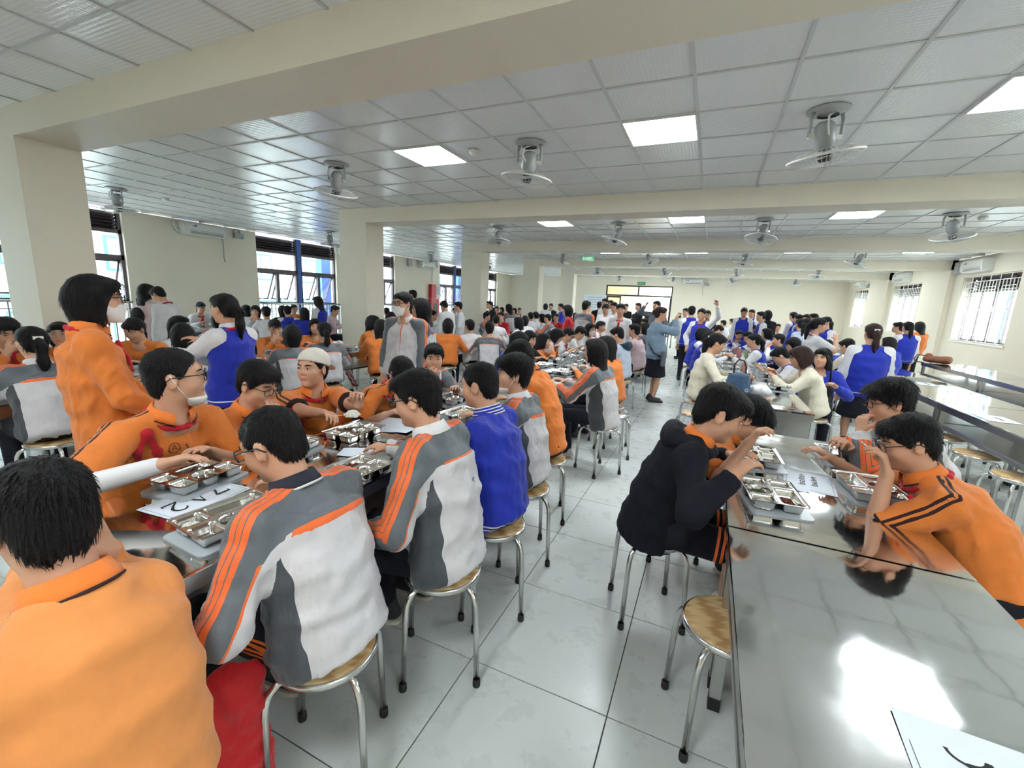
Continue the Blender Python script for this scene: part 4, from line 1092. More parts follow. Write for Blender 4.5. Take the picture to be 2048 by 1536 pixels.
def head_field(f, H, R, sc=1.0, lod=0):
    T = lambda p: H + R @ (np.array(p) * sc)
    f.ell(T((0, -.010, .035)), np.array((.072, .090, .076)) * sc, .02, R); f.ell(T((0, .026, -.034)), np.array((.060, .060, .076)) * sc, .03, R)
    f.cone(T((0, .022, -.066)), .046 * sc, T((0, .054, -.091)), .023 * sc, .03)
    for s in (-1, 1):
        f.ell(T((s * .034, .050, -.028)), np.array((.027, .030, .030)) * sc, .02, R)
    if lod < 2:
        f.cone(T((-.036, .066, .026)), .013 * sc, T((0, .075, .024)), .012 * sc, .012); f.cone(T((.036, .066, .026)), .013 * sc, T((0, .075, .024)), .012 * sc, .012)
        for s in (-1, 1): f.ell(T((s * .031, .100, .006)), np.array((.019, .017, .013)) * sc, .012, R, True)
        f.cone(T((0, .082, .010)), .0075 * sc, T((0, .0895, -.022)), .0112 * sc, .012)
        for s in (-1, 1): f.ell(T((s * .0115, .085, -.026)), np.array((.0075, .009, .007)) * sc, .008, R)
        f.ell(T((0, .084, -.0535)), np.array((.021, .008, .0055)) * sc, .006, R); f.ell(T((0, .081, -.0655)), np.array((.017, .008, .006)) * sc, .006, R)
        f.ell(T((0, .070, -.094)), np.array((.018, .016, .014)) * sc, .015, R)
    for s in (-1, 1):
        Re = R @ Rz(s * -.25)
        f.ell(T((s * .0745, -.010, -.008)), np.array((.009, .020, .032)) * sc, .008, Re)
        if lod == 0: f.ell(T((s * .083, -.004, -.004)), np.array((.006, .011, .018)) * sc, .006, Re, True)
def hand_field(f, w, dr, nrm, side, curl=.5, lod=0, hs=1.0):
    dr = unit(dr); nrm = unit(np.asarray(nrm, float) - dr * (np.asarray(nrm, float) @ dr)); lat = np.cross(dr, nrm) * side
    k0 = w + dr * .078 * hs
    if lod == 2:
        f.tor(w, k0 + dr * .04, lat, (.03, .018), (.034, .018), None, .02); return
    f.tor(w + dr * .004, k0, lat, (.026 * hs, .018 * hs), (.037 * hs, .0145 * hs), .014 * hs, .015)
    rr = .0087 * hs if lod == 0 else .0105 * hs
    for i, (o, L) in enumerate(((-.029, .058), (-.010, .072), (.010, .076), (.028, .068))):
        p = k0 + lat * o * hs - dr * (.004 if i in (0, 3) else 0); d = dr + lat * o * 2.0; ang = 0.0
        for sgi, fr in enumerate((.45, .32, .23)):
            ang += curl * (.55, .75, .5)[sgi]; dd = unit(unit(d) * math.cos(ang) + nrm * math.sin(ang)); q = p + dd * L * fr * hs
            f.cone(p, rr * (1 - .09 * sgi), q, rr * (.93 - .1 * sgi), .004); p = q
    b = w + dr * .022 * hs + lat * .026 * hs; d1 = unit(dr * .7 + lat * .75 + nrm * .35); m = b + d1 * .036 * hs; d2 = unit(dr * .9 + lat * (.35 - .5 * curl) + nrm * (.25 + .6 * curl))
    f.cone(b, .0135 * hs, m, .0105 * hs, .012); f.cone(m, .0102 * hs, m + d2 * .03 * hs, .0082 * hs, .004)
def polyproj(V, nodes):
    best = np.full(len(V), 9.0); al = np.zeros(len(V)); pt = np.zeros_like(V); seg = np.zeros(len(V), int); acc = 0
    for i in range(len(nodes) - 1):
        a, b = nodes[i], nodes[i + 1]; d = b - a; L = np.linalg.norm(d); t = np.clip((V - a) @ d / (L * L + 1e-9), 0, 1); c = a + t[:, None] * d
        ds = np.linalg.norm(V - c, axis=1); m = ds < best; best[m] = ds[m]; al[m] = acc + t[m] * L; pt[m] = c[m]; seg[m] = i; acc += L
    return best, al, pt, seg
def hair_mesh(style, sc, lod, Rh, sway=(0, 0, 0)):
    f = Fld(); dn = Rh.T @ np.array([0, 0, -1.0]); bk = np.array([0, -1.0, 0])
    if style in ('short', 'crop', 'mop'):
        k = {'short': 1.0, 'crop': .965, 'mop': 1.05}[style]
        f.ell((0, -.016, .042), np.array((.081, .100, .084)) * k, .02); f.ell((0, -.060, -.02), (.064 * k, .044 * k, .062), .03)
        if style != 'crop': f.ell((0, .055, .072), (.066, .042, .034), .02)
        if style == 'mop': f.ell((.02, .07, .062), (.062, .034, .036), .02); f.ell((-.03, .066, .06), (.045, .03, .036), .02); f.ell((0, -.02, .06), (.086, .1, .078), .02)
        for s in (-1, 1): f.cone((s * .072, .020, .03), .014, (s * .073, .014, -.016 if style != 'crop' else .005), .007, .015)
        zt = {'short': -.040, 'crop': -.022, 'mop': -.047}[style]
        f.ell((0, .100, zt), (.083, .078, .094), .012, None, True)
        for s in (-1, 1): f.ell((s * .088, -.008, -.022), (.03, .030, .040), .01, None, True)
        f.plane((0, -.05, -.078), (0, .35, -.94))
    else:
        f.ell((0, -.016, .042), (.082, .101, .083), .02)
        f.ell((0, .05, .070), (.066, .044, .034), .02)
        if style in ('bob', 'long'):
            f.ell((0, -.030, -.012), (.088, .088, .085), .04)
            for s in (-1, 1): f.cone((s * .066, .012, .03), .026, (s * .066, .012, -.085), .022, .03)
            f.cone((0, -.06, -.02), .07, np.array((0, -.055, 0)) + dn * .10, .062, .05)
        else:
            f.ell((0, -.058, -.012), (.066, .046, .062), .03)
        if style == 'long':
            p0 = np.array((0, -.062, -.04)); X = np.array((1.0, 0, 0)); p1 = p0 + dn * .14 + bk * .035; p2 = p0 + dn * .30 + bk * .05 + np.array(sway)
            f.tor(p0, p1, X, (.085, .05), (.088, .038), .04, .04); f.tor(p1, p2, X, (.088, .038), (.058, .022), .03, .03)
        if style == 'pony':
            q = np.array((0, -.103, .030)); f.ell(q, (.026, .026, .026), .02); q1 = q + bk * .035 + dn * .04; q2 = q1 + dn * .10 + bk * .005 + np.array(sway) * .4; q3 = q2 + dn * .13 + np.array(sway)
            f.cone(q, .022, q1, .032, .02); f.cone(q1, .033, q2, .034, .02); f.cone(q2, .034, q3, .012, .02)
        if style == 'bun': f.ell((0, -.115, .035), (.036, .034, .036), .015)
        f.ell((0, .100, -.044), (.064 if style != 'pony' else .082, .076, .092), .012, None, True)
        f.cone((0, .085, -.05), .05, (0, .08, -.14), .055, .02, True)
        if style in ('pony', 'bun'):
            for s in (-1, 1): f.ell((s * .088, -.008, -.022), (.03, .026, .036), .01, None, True)
    V, Q = f.mesh(LOD[lod]['hair'], it=1)
    if lod < 2 and len(V): V = wrinkle(V, Q, .0022 if style in ('short', 'crop', 'mop') else .0028, int(abs(hash(style)) % 97) if False else len(V) % 97, (1, 1, .25), 60)
    return V * sc, Q
def strands(V, Q, style, lod, Rh):
    n = {0: 2000, 1: 260, 2: 0}[lod]
    if n == 0 or len(V) == 0: return V, Q
    rs = np.random.RandomState(len(V) % 1000); N = vnormals(V, Q); i = rs.randint(0, len(V), n); p = V[i]; nn = N[i]
    dn = Rh.T @ np.array([0, 0, -1.0]); cr = p - np.array([.01, -.045, .125]); lw = (style not in ('short', 'crop', 'mop'))
    fl0 = cr * (.4 if lw else 1.0) / .12 + (dn * .9 if lw else dn * .25) + rs.randn(n, 3) * .16; fl0 = fl0 - nn * (fl0 * nn).sum(1)[:, None]; fl0 /= np.linalg.norm(fl0, axis=1)[:, None] + 1e-9
    L = {'crop': .014, 'short': .022, 'mop': .034}.get(style, .04) * (.6 + .8 * rs.rand(n)); lift = {'crop': .55, 'short': .38, 'mop': .34}.get(style, .12)
    kp = ~(((p[:, 1] > .035) & (p[:, 2] < .058)) | ((np.abs(p[:, 0]) > .06) & (p[:, 2] < .03) & (p[:, 1] > -.04) & (style in ('short', 'crop', 'mop', 'pony', 'bun')))); p, nn, fl0, L = p[kp], nn[kp], fl0[kp], L[kp]; n = len(p)
    sd = np.cross(fl0, nn); w = (.0034 if lod == 0 else .0075) * (.6 + .8 * rs.rand(n))
    p0 = p - nn * .003; p1 = p0 + fl0 * (L * .55)[:, None] + nn * (L * lift * .5)[:, None]; p2 = p1 + fl0 * (L * .5)[:, None] + nn * (L * lift * .12)[:, None] + dn * (L * .18)[:, None]
    VV = np.concatenate([p0 - sd * w[:, None], p0 + sd * w[:, None], p1 - sd * (w * .7)[:, None], p1 + sd * (w * .7)[:, None], p2 - sd * (w * .12)[:, None], p2 + sd * (w * .12)[:, None]])
    b = len(V); k = np.arange(n); QQ = np.concatenate([np.stack([b + k, b + n + k, b + 3 * n + k, b + 2 * n + k], 1), np.stack([b + 2 * n + k, b + 3 * n + k, b + 5 * n + k, b + 4 * n + k], 1)])
    return np.concatenate([V, VV]), np.concatenate([Q, QQ])
def body_part(name, VQ, mat, root, attrs=None, cols=None):
    global PEOPLE_TRI
    V, Q = VQ
    if len(V) == 0: return None
    PEOPLE_TRI += 2 * len(Q)
    return link_mesh(name, mesh_from(name, V, Q, attrs, cols), mat, root)
def on_surface(V, x, z, front=True):
    d = np.abs(V[:, 0] - x) + np.abs(V[:, 2] - z); c = np.argsort(d)[:24]; c = c[np.argmax(V[c][:, 1])] if front else c[np.argmin(V[c][:, 1])]
    return V[c]
def person(key, label, root_xy, face, H, pitch=0, hyaw=0, hroll=0, hair='short', hcol=None, top='polo', sleeve='long', pants='dark', hands=None, lod=0, seated=True, sc=1.0, b=1.0,
           twist=0, bulge=.05, collar=None, scarf=False, glasses=False, mask=None, cap=None, hood=None, shoes=None, skirt=None, curl=(.6, .6), hdir=(None, None), hn=(None, None), poles=(None, None), under=None,
           badge=False, knees=.40, spread=.11, eyes=1.0, amp=None, group='students and teachers in the canteen', feet=True, mouth=False, hscale=1.0, stance=.09, longtop=0.0, drop=0.0, shw=.148, clip=False, armless=(False, False)):
    fr = math.radians(face); root = empty('person', (root_xy[0], root_xy[1], 0), fr); tag(root, label, 'person', group)
    Lm = Rz(-fr); loc = lambda p: Lm @ (np.asarray(p, float) - np.array([root_xy[0], root_xy[1], 0.0]))
    Hc = loc(H); Rh = Rz(math.radians(hyaw)) @ Rx(-math.radians(pitch)) @ Ry(math.radians(hroll)); hsz = .97 * sc * hscale; D = LOD[lod]
    zp = .535 if seated else (Hc[2] + .11) * .525
    P0 = np.array([0, 0, zp])
    N = Hc + Rh @ np.array([0, -.022, -.085]) * sc + np.array([0, -.025, -.062]) * sc
    up = unit(N - P0); mid = (P0 + N) / 2 + np.array([0, -bulge, 0]); bz = lambda t: (1 - t) ** 2 * P0 + 2 * t * (1 - t) * mid + t * t * N
    nodes = [bz(t) for t in (0, .25, .5, .75, 1.0)]; upn = unit(nodes[-1] - nodes[-2]); upn = unit(upn + np.array([0, 0, .25]))
    tw = math.radians(twist); Xs = Rz(tw) @ np.array([1.0, 0, 0]); Xm = Rz(tw * .5) @ np.array([1.0, 0, 0])
    Nb = N - upn * .012
    S = {s: N - upn * (.062 + drop) * sc + Xs * s * shw * sc * (1 + (b - 1) * .6) for s in (1, -1)}
    if hands is None: hands = ((.16, .37, .795), (-.16, .37, .795)) if seated else ((.2, .06, zp - .10), (-.2, .06, zp - .10))
    E, Wt = {}, {}; hands = list(hands); hdir = list(hdir); hn = list(hn)
    for i, s in enumerate((1, -1)):
        if isinstance(hands[i], str):
            hands[i] = Hc + Rh @ np.array([s * .045, .150, -.150]) * sc; hdir[i] = Rh @ np.array([-s * .35, -.25, .9]); hn[i] = Rh @ np.array([-s * .5, -.9, 0])
    for i, s in enumerate((1, -1)):
        pole = poles[i] if poles[i] is not None else (s * .75, -.35, -.8)
        E[s], Wt[s] = ik(S[s], np.array(hands[i], float), .268 * sc, .235 * sc, pole)
    # ---- body
    f = Fld(); head_field(f, Hc, Rh, hsz, lod)
    f.cone(Hc + Rh @ np.array([0, -.022, -.05]) * hsz, .049 * sc, N + np.array([0, .004, -.01]), .054 * sc * (1 + (b - 1) * .5), .03)
    for i in (3,): f.tor(nodes[i], nodes[i + 1] - (upn * .05 if i == 3 else 0), Xm, (.115 * sc, .08 * sc), (.115 * sc, .075 * sc), .06, .04)
    hz = []
    for i, s in enumerate((1, -1)):
        if armless[i]: continue
        thin = .8 if sleeve == 'long' else 1.0
        f.cone(S[s] - Xs * s * .03, .045 * sc, S[s], .043 * sc * thin, .03); f.cone(S[s], .042 * sc * thin * (1 + (b - 1) * .5), E[s], .036 * sc * thin * (1 + (b - 1) * .5), .02); f.cone(E[s], .036 * sc * thin * (1 + (b - 1) * .4), Wt[s], .0235 * sc, .02)
        hd = hdir[i] if hdir[i] is not None else Wt[s] - E[s]; nn = hn[i] if hn[i] is not None else (0, .1, -1)
        hand_field(f, Wt[s], hd, nn, s, curl[i], lod, sc * 1.0); c = Wt[s] + unit(hd) * .075; hz.append((c - .1, c + .1))
    # legs
    K, A = {}, {}
    for s in (1, -1):
        hp = P0 + np.array([s * .085 * sc, .01, -.005])
        if seated: K[s] = np.array([s * spread, knees * sc, zp - .03]); A[s] = np.array([s * (spread + .01), knees * sc - .03, .085])
        else: K[s] = np.array([s * stance, .035, zp * .53]); A[s] = np.array([s * stance, -.01, .085])
        if pants == 'shorts' or skirt: f.cone(hp, .06, K[s], .048, .03); f.cone(K[s], .046, K[s] * .6 + A[s] * .4, .044, .02); f.cone(K[s] * .6 + A[s] * .4, .044, A[s], .03, .02)
    hl = Hc - .16 * sc; hh_ = Hc + .16 * sc; zn = [[(hl[i], hh_[i], D['head'])] + ([(a[i], c_[i], D['hand']) for a, c_ in hz] if lod < 2 else []) for i in range(3)]
    V, Q = f.mesh(D['body'], zn, 1)
    lc = (V - Hc) @ Rh / hsz; lip = np.exp(-(((lc[:, 0]) / .022) ** 2 + ((lc[:, 1] - .086) / .02) ** 2 + ((lc[:, 2] + .0595) / .0105) ** 2) ** 2)
    body_part('body', (V, Q), M_SKIN, root, None, lip)
    # ---- face details
    HT = lambda p: Hc + Rh @ (np.array(p, float) * hsz)
    if lod < 2:
        ey = MB()
        for s in (-1, 1):
            n1, n2 = (8, 12) if lod == 0 else (4, 8)
            for (mi, cx, cy, cz, rx, ry, rz_) in ((0, s * .031, .0835, .005, .0140, .0062, .0046 * eyes), (1, s * .031, .0860, .005, .0064, .0046, .0046 * eyes)):
                vs = [HT((cx + rx * math.sin(math.pi * i / n1) * math.cos(2 * math.pi * j / n2), cy + ry * math.sin(math.pi * i / n1) * math.sin(2 * math.pi * j / n2), cz + rz_ * math.cos(math.pi * i / n1))) for i in range(n1 + 1) for j in range(n2)]
                ey.add(vs, [(i * n2 + j, i * n2 + (j + 1) % n2, (i + 1) * n2 + (j + 1) % n2, (i + 1) * n2 + j) for i in range(n1) for j in range(n2)], mi, True)
            ey.tube([HT((s * .016, .0865, .0048 * eyes + .004)), HT((s * .031, .0915, .0068 * eyes + .004)), HT((s * .046, .0815, .0045 * eyes + .003))], [.001, .0021, .001], 5, 1)
        ey.build('eyes', [M_EYEW, M_EYED], root)
        br = MB()
        for s in (-1, 1): br.tube([HT((s * .013, .0885, .0245)), HT((s * .032, .0865, .030)), HT((s * .050, .072, .0255))], [.0022, .0034, .0014], 6)
        br.build('eyebrows', hcol or M_HAIR, root)
    else:
        ey = MB()
        for s in (-1, 1):
            ey.tube([HT((s * .016, .090, .004)), HT((s * .046, .084, .004))], .005, 4); ey.tube([HT((s * .014, .091, .024)), HT((s * .050, .078, .026))], .004, 4)
        ey.tube([HT((-.02, .086, -.06)), HT((.02, .086, -.06))], .004, 4, 1)
        ey.build('eyes', [M_EYED, plain('lip', srgb(150, 84, 78), .6)], root)
    # ---- hair
    if hair:
        hV, hQ = strands(*hair_mesh(hair, hsz, lod, Rh), hair, lod, Rh); hV = hV @ Rh.T + Hc; body_part('hair', (hV, hQ), hcol or M_HAIR, root)
    if clip: MB().box((0, 0, 0), (.05, .012, .022), Rh).build('hair_clip', plain('clip_white', srgb(226, 224, 220), .4), root, tuple(HT((0, -.118, .045))))
    # ---- top
    blk = {'wind': .014, 'navyjk': .013, 'denim': .012, 'varsity': .010, 'vest': .008, 'orange': .008, 'grey': .01, 'cream': .006}.get(top, 0.0)
    g = Fld(); bb = b; X3 = Xm
    if seated: hem = P0 + np.array([0, -.035, -.045 - longtop])
    else: hem = P0 + np.array([0, -.005, -.07 - longtop])
    rad = [(.168 * bb * sc + blk, .132 * bb * sc + blk), (.160 * bb * sc + blk, .124 * bb * sc + blk), (.162 * bb * sc + blk, .118 * bb * sc + blk), (.168 * sc * (1 + (bb - 1) * .7) + blk, .108 * sc * (1 + (bb - 1) * .7) + blk), (.098 * sc + blk * .5, .070 * sc)]
    g.tor(hem, nodes[0] + np.array([0, -.01, 0]), np.array([1.0, 0, 0]), (rad[0][0] * 1.0, rad[0][1] * 1.03), rad[0], .025, .03)
    for i in range(4):
        Xi = unit(Xm if i > 1 else np.array([1.0, 0, 0]))
        g.tor(nodes[i] - (upn * .0 if i < 4 else 0), nodes[i + 1] - (upn * .035 * sc if i == 3 else 0), Xi if i < 3 else Xs, rad[i], rad[i + 1], .05, .035)
    arms = {}; g.ell(N - upn * .012 + np.array([0, -.016, 0]), (.084 * sc * (1 + (bb - 1) * .6), .074 * sc, .042), .03)
    for i, s in enumerate((1, -1)):
        if armless[i]: continue
        nk = N + Xs * s * .055 * sc - upn * .028; g.cone(nk, .046 * sc, S[s], .060 * sc + blk, .03)
        if sleeve == 'long': g.cone(S[s], .062 * sc * (1 + (bb - 1) * .5) + blk, E[s], .046 * sc + blk, .03); w_ = Wt[s] - unit(Wt[s] - E[s]) * .006; g.cone(E[s], .046 * sc + blk, E[s] * .5 + w_ * .5, .043 * sc + blk, .02); g.tor(E[s], w_, unit(np.cross(w_ - E[s], (.3, .2, .9))), (.046 * sc + blk, .046 * sc + blk), (.036 * sc + blk * .8, .036 * sc + blk * .8), .012, .02); arms[s] = [nk, S[s], E[s], w_]
        else:
            q = S[s] + (E[s] - S[s]) * .86; q9 = .064 * sc * (1 + (bb - 1) * .5) + blk; g.tor(S[s], q, unit(np.cross(q - S[s], (.3, .2, .9))), (q9, q9), (q9 * 1.02, q9 * 1.02), .012, .03); arms[s] = [nk, S[s], q]
    if top == 'navyjk': g.pr = [p if p[0] != 'c' else ('c', p[1], p[2] * .86, p[3], p[4] * .86, .05, p[6]) for p in g.pr]
    gV, gQ = g.mesh(D['gar'], it=1)
    # attributes
    at = {k: np.zeros(len(gV)) for k in ('sv', 'yd', 'pd', 'sl', 'al', 'ce', 'hh', 'fx')}
    bt, alt, ptt, sgt = polyproj(gV, nodes); tot = sum(np.linalg.norm(nodes[i + 1] - nodes[i]) for i in range(4)); sn = tot - alt
    dA = np.full(len(gV), 9.0); at['sv'][:] = 1; at['ce'][:] = 1; at['al'][:] = -1; yds = None
    tf = Fld(); tf.pr = [p for p in g.pr if p[0] == 't'][:5]; dT = tf.at(gV)
    lat = (gV - ptt) @ Xm; ap = gV[:, 1] - ptt[:, 1]
    ydt = np.where(ap > .03, .02, .118) * sc - sn; yds = ydt.copy()
    for s, nd in arms.items():
        af = Fld()
        for i in range(1, len(nd) - 1): af.cone(nd[i], .058 + blk, nd[i + 1], .045 + blk)
        dd = af.at(gV); bs, al, pt, sg = polyproj(gV, nd); m = (bs < .14) & (np.sign((gV - N) @ Xs) == s); rd = gV - pt; L0 = np.linalg.norm(nd[1] - nd[0]); Lt = sum(np.linalg.norm(nd[i + 1] - nd[i]) for i in range(len(nd) - 1))
        svv = np.ones(len(gV)); ov = np.full(len(gV), -.05)
        for i in range(len(nd) - 1):
            d = unit(nd[i + 1] - nd[i]); o = np.array([0, -.25, 1.0]) if i == 0 else (Xs * s * .8 + np.array([0, .5, .5])); o = unit(o - d * (o @ d)); c = np.cross(d, o); mm = m & (sg == i)
            ro = rd @ o; ov[mm] = .06 if i == 0 else ro[mm] + .012 + np.maximum(0, .11 - (al[mm] - L0)) * .8
        outs = []
        for i in range(len(nd) - 1):
            d = unit(nd[i + 1] - nd[i]); o = np.array([0, -.15, 1.0]) if i == 0 else (Xs * s * .8 + np.array([0, -.15, .75])); outs.append(unit(o - d * (o @ d)))
        rr_ = [.046 * sc] + [(.060 * sc + blk), (.05 * sc + blk), (.036 * sc + blk)][:len(nd) - 1]; cn = [nd[0] + outs[0] * rr_[0]]
        for i in range(1, len(nd)):
            o = unit(outs[i - 1] + outs[min(i, len(outs) - 1)]); cn.append(nd[i] + o * rr_[i])
            if i == 1: cn.append(nd[1] * .7 + nd[2] * .3 + outs[1] * (rr_[1]))
        bc, ac, pc, sgc = polyproj(gV, cn); on = [outs[0], unit(outs[0] + outs[1])] + outs[1:]
        for i in range(len(cn) - 1):
            d = unit(cn[i + 1] - cn[i]); o = on[min(i, len(on) - 1)]; c = unit(np.cross(d, o)); mm = (sgc == i) & (bc < .075); svv[mm] = (gV[mm] - pc[mm]) @ c
        svv = np.where(bc < .075, svv, 1.0)
        mb = bc < .075; at['sv'][mb] = svv[mb]; at['al'][m] = al[m] - L0; at['ce'] = np.where(m & (dd < dT + .02), np.minimum(at['ce'], Lt - al), at['ce']); dA = np.where(m, np.minimum(dA, dd), dA); yds = np.where(m, ov, yds)
    at['sl'] = np.clip(dT - dA, -.5, .5); wgt = np.clip(at['sl'] * 18 + .5, 0, 1)
    at['yd'] = ydt * (1 - wgt) + np.maximum(yds, -.06) * wgt
    at['pd'] = np.abs(lat) / (.165 * bb + blk) - .86 - .6 * np.maximum(0, ydt + .10) - 2 * np.clip(wgt - .3, 0, 1)
    at['hh'] = alt + (gV[:, 2] - zp) * (alt <= 1e-6) + .055 + longtop
    at['fx'] = np.where((ap > .02) & (wgt < .5), np.abs(lat), 1.0); at['sv'] = np.abs(at['sv'])
    if amp is None: amp = {'wind': .0085, 'navyjk': .006, 'orange': .0075, 'polo': .006, 'varsity': .0065}.get(top, .006)
    gV2 = wrinkle(gV, gQ, amp * (1 if lod < 2 else .6), sum(map(ord, key)) % 89) if lod < 2 else gV
    tn = {'wind': 'sports_jacket', 'polo': 'polo_shirt', 'orange': 'sweatshirt', 'paleorange': 'polo_shirt', 'varsity': 'varsity_jacket', 'vest': 'varsity_jacket', 'white': 'shirt', 'cream': 'sweater', 'denim': 'denim_jacket', 'navyjk': 'hooded_jacket', 'red': 'shirt', 'pink': 'shirt', 'black': 'jacket', 'grey': 'jacket', 'lightblue': 'hooded_shirt'}.get(top, 'shirt')
    body_part(tn, (gV2, gQ), top_mat(top), root, at)
    if under and lod == 0:      # undersleeve on the right arm
        s = 1; u = Fld(); u.cone(S[s] + (E[s] - S[s]) * .6, .047, E[s], .043, .02); u.cone(E[s], .043, Wt[s] - unit(Wt[s] - E[s]) * .01, .031, .02); uV, uQ = u.mesh(.008); body_part('undersleeve', (uV, uQ), under, root)
    # ---- collar, scarf, hood
    cax = unit(unit(Hc + Rh @ np.array([0, -.02, -.06]) - N) + upn * .6); xx = unit(Xs - cax * (Xs @ cax)); yy = np.cross(cax, xx); Rc = np.stack([xx, yy, cax], 1)
    if collar is not None and lod < 2:
        cm = collar if not isinstance(collar, str) else fabric('orange_collar', srgb(236, 128, 52)) if collar in ('polo', 'orange', 'paleorange') else top_mat(collar); CB = MB(); q = sc * (1 + (b - 1) * .6)
        c0 = N + cax * .016 + np.array([0, .004, 0]); gap = 22 if collar in ('polo', 'orange', 'white', 'paleorange') else 0; nA = 28
        def ring(prof, bld, mt, nm):
            vs = []; m_ = len(prof)
            for k in range(nA + 1):
                a = math.radians(90 + gap + (360 - 2 * gap) * k / nA); dip = .016 * max(0, math.sin(a)) ** 4 if gap else 0
                for r_, z_ in prof: vs.append(c0 + Rc @ np.array([r_ * q * math.cos(a), r_ * q * math.sin(a), z_ - dip]))
            bld.add(vs, [(k * m_ + i, (k + 1) * m_ + i, (k + 1) * m_ + i + 1, k * m_ + i + 1) for k in range(nA) for i in range(m_ - 1)], 0, True); bld.build(nm, mt, root)
        ring([(.055, -.028), (.057, .012), (.060, .024), (.065, .024), (.073, .0), (.080, -.018), (.075, -.022), (.064, .0)], CB, cm, 'collar')
        ring([(.0803, -.0155), (.0825, -.0195), (.077, -.0235)], MB(), plain('dark_trim', C_DK, .8) if collar in ('polo', 'orange', 'paleorange') else M_MASK, 'collar_edge')
        if cm.name.startswith('varsity_collar'):
            for rr, zz in ((.0645, .0245), (.070, .010), (.0755, -.005)):
                CB = MB(); CB.tube([N + cax * .016 + np.array([0, .004, 0]) + Rc @ np.array([rr * q * math.cos(2 * math.pi * k / 24), rr * q * math.sin(2 * math.pi * k / 24), zz]) for k in range(24)], .0032, 6, 0, False, True); CB.build('collar_stripe', M_MASK, root)
    if scarf and lod < 2:
        s_ = Fld(); n = 14
        for k in range(n):
            a0, a1 = 2 * math.pi * k / n, 2 * math.pi * (k + 1) / n; pt = lambda a: N + Rc @ np.array([.086 * math.cos(a), .082 * math.sin(a), -.018 - .014 * math.sin(a)])
            s_.cone(pt(a0), .011, pt(a1), .011, .012)
        if scarf == 'ring': tails = ()
        else: tails = (-.022, .03)
        kn = on_surface(gV2, 0.0, (N - upn * .06)[2]) + np.array([0, .012, 0]); s_.ell(kn, (.024, .016, .024) if tails else (.012, .012, .012), .015)
        for dxx in tails:
            a0 = kn; a1 = on_surface(gV2, dxx, kn[2] - .07) + np.array([0, .008, 0]); a2 = on_surface(gV2, dxx * 1.7, kn[2] - (.15 if dxx < 0 else .12)) + np.array([0, .007, 0])
            s_.tor(a0, a1, np.array([1.0, 0, 0]), (.014, .007), (.026, .007), .008, .01); s_.tor(a1, a2, np.array([1.0, 0, 0]), (.026, .007), (.012, .006), .008, .01)
        sV, sQ = s_.mesh(.006 if lod == 0 else .01); body_part('red_scarf', (sV, sQ), M_SCARF, root)
    if hood is not None:
        hf = Fld(); n = 16
        for k in range(n):
            a0, a1 = 2 * math.pi * k / n, 2 * math.pi * (k + 1) / n; bk_ = lambda a: (1 - math.sin(a)) / 2
            pt = lambda a: N + Rc @ np.array([(.095 + .012 * bk_(a)) * math.cos(a), (.090 + .02 * bk_(a)) * math.sin(a), -.02 - .01 * bk_(a)])
            hf.cone(pt(a0), .016 + .016 * bk_(a0), pt(a1), .016 + .016 * bk_(a1), .03)
        hf.ell(N + Rc @ np.array([0, -.105, -.055]), (.115, .048, .07), .04, Rc @ Rx(.3)); hf.ell(N + Rc @ np.array([0, -.11, -.02]), (.075, .03, .03), .02, Rc)
        hV_, hQ_ = hf.mesh(.009 if lod == 0 else .014); body_part('hood', (wrinkle(hV_, hQ_, .004, 8), hQ_), hood, root)
    # ---- accessories in head frame
    if glasses and lod < 2:
        gb = MB()
        for s in (-1, 1):
            pts = [HT((s * .0325 + x, .1015 - .10 * abs(x + s * .0) * 0 - (.006 if abs(s * .0325 + x) > .05 else 0), .003 + z)) for x, z in rrect(.048, .035, .010, 3)]
            gb.tube(pts, .0021 if lod == 0 else .003, 5, 0, False, True)
            gb.tube([HT((s * .0565, .096, .010)), HT((s * .077, .05, .012)), HT((s * .081, -.012, .008)), HT((s * .079, -.035, -.012))], .0022 if lod == 0 else .003, 5)
        gb.tube([HT((-.009, .1025, .006)), HT((0, .105, .009)), HT((.009, .1025, .006))], .002, 5); gb.build('glasses', M_GLS if glasses is True else glasses, root)
    if mask and lod < 2:
        mf = Fld(); mf.ell(HT((0, .030, -.036)), np.array((.066, .070, .084)) * hsz, .02, Rh); mf.cone(HT((0, .03, -.07)), .05 * hsz, HT((0, .062, -.094)), .032 * hsz, .03); mf.ell(HT((0, .09, -.03)), np.array((.02, .022, .022)) * hsz, .02, Rh)
        z0, z1 = (-.118, -.012) if mask == 'on' else (-.150, -.078)
        mf.plane(HT((0, 0, z1)), Rh @ np.array([0, .10, .99])); mf.plane(HT((0, 0, z0)), Rh @ np.array([0, 0, -1.0])); mf.plane(HT((0, .028, 0)), Rh @ np.array([0, -1.0, 0]))
        mV, mQ = mf.mesh(.0065 if lod == 0 else .011, it=2); body_part('face_mask', (mV, mQ), M_MASK, root)
        for s in (-1, 1):
            lb = MB()
            for zz in ((-.02, .012), (-.075, -.02)) if mask == 'on' else ((-.085, .02),): lb.tube([HT((s * .062, .034, zz[0])), HT((s * .076, .008, (zz[0] + zz[1]) / 2)), HT((s * .082, -.012, zz[1]))], .0022, 5)
            lb.build('ear_loop', M_MASK, root)
    if cap:
        cf = Fld(); cf.ell((0, -.014, .046), (.088, .106, .086), .01); cf.plane((0, 0, .030), (0, .30, -.95)); cf.ell((0, -.125, .012), (.075, .070, .007), .012, Rx(.55)); cV, cQ = cf.mesh(.0065); body_part('cap', ((cV * hsz) @ Rh.T + Hc, cQ), cap, root)
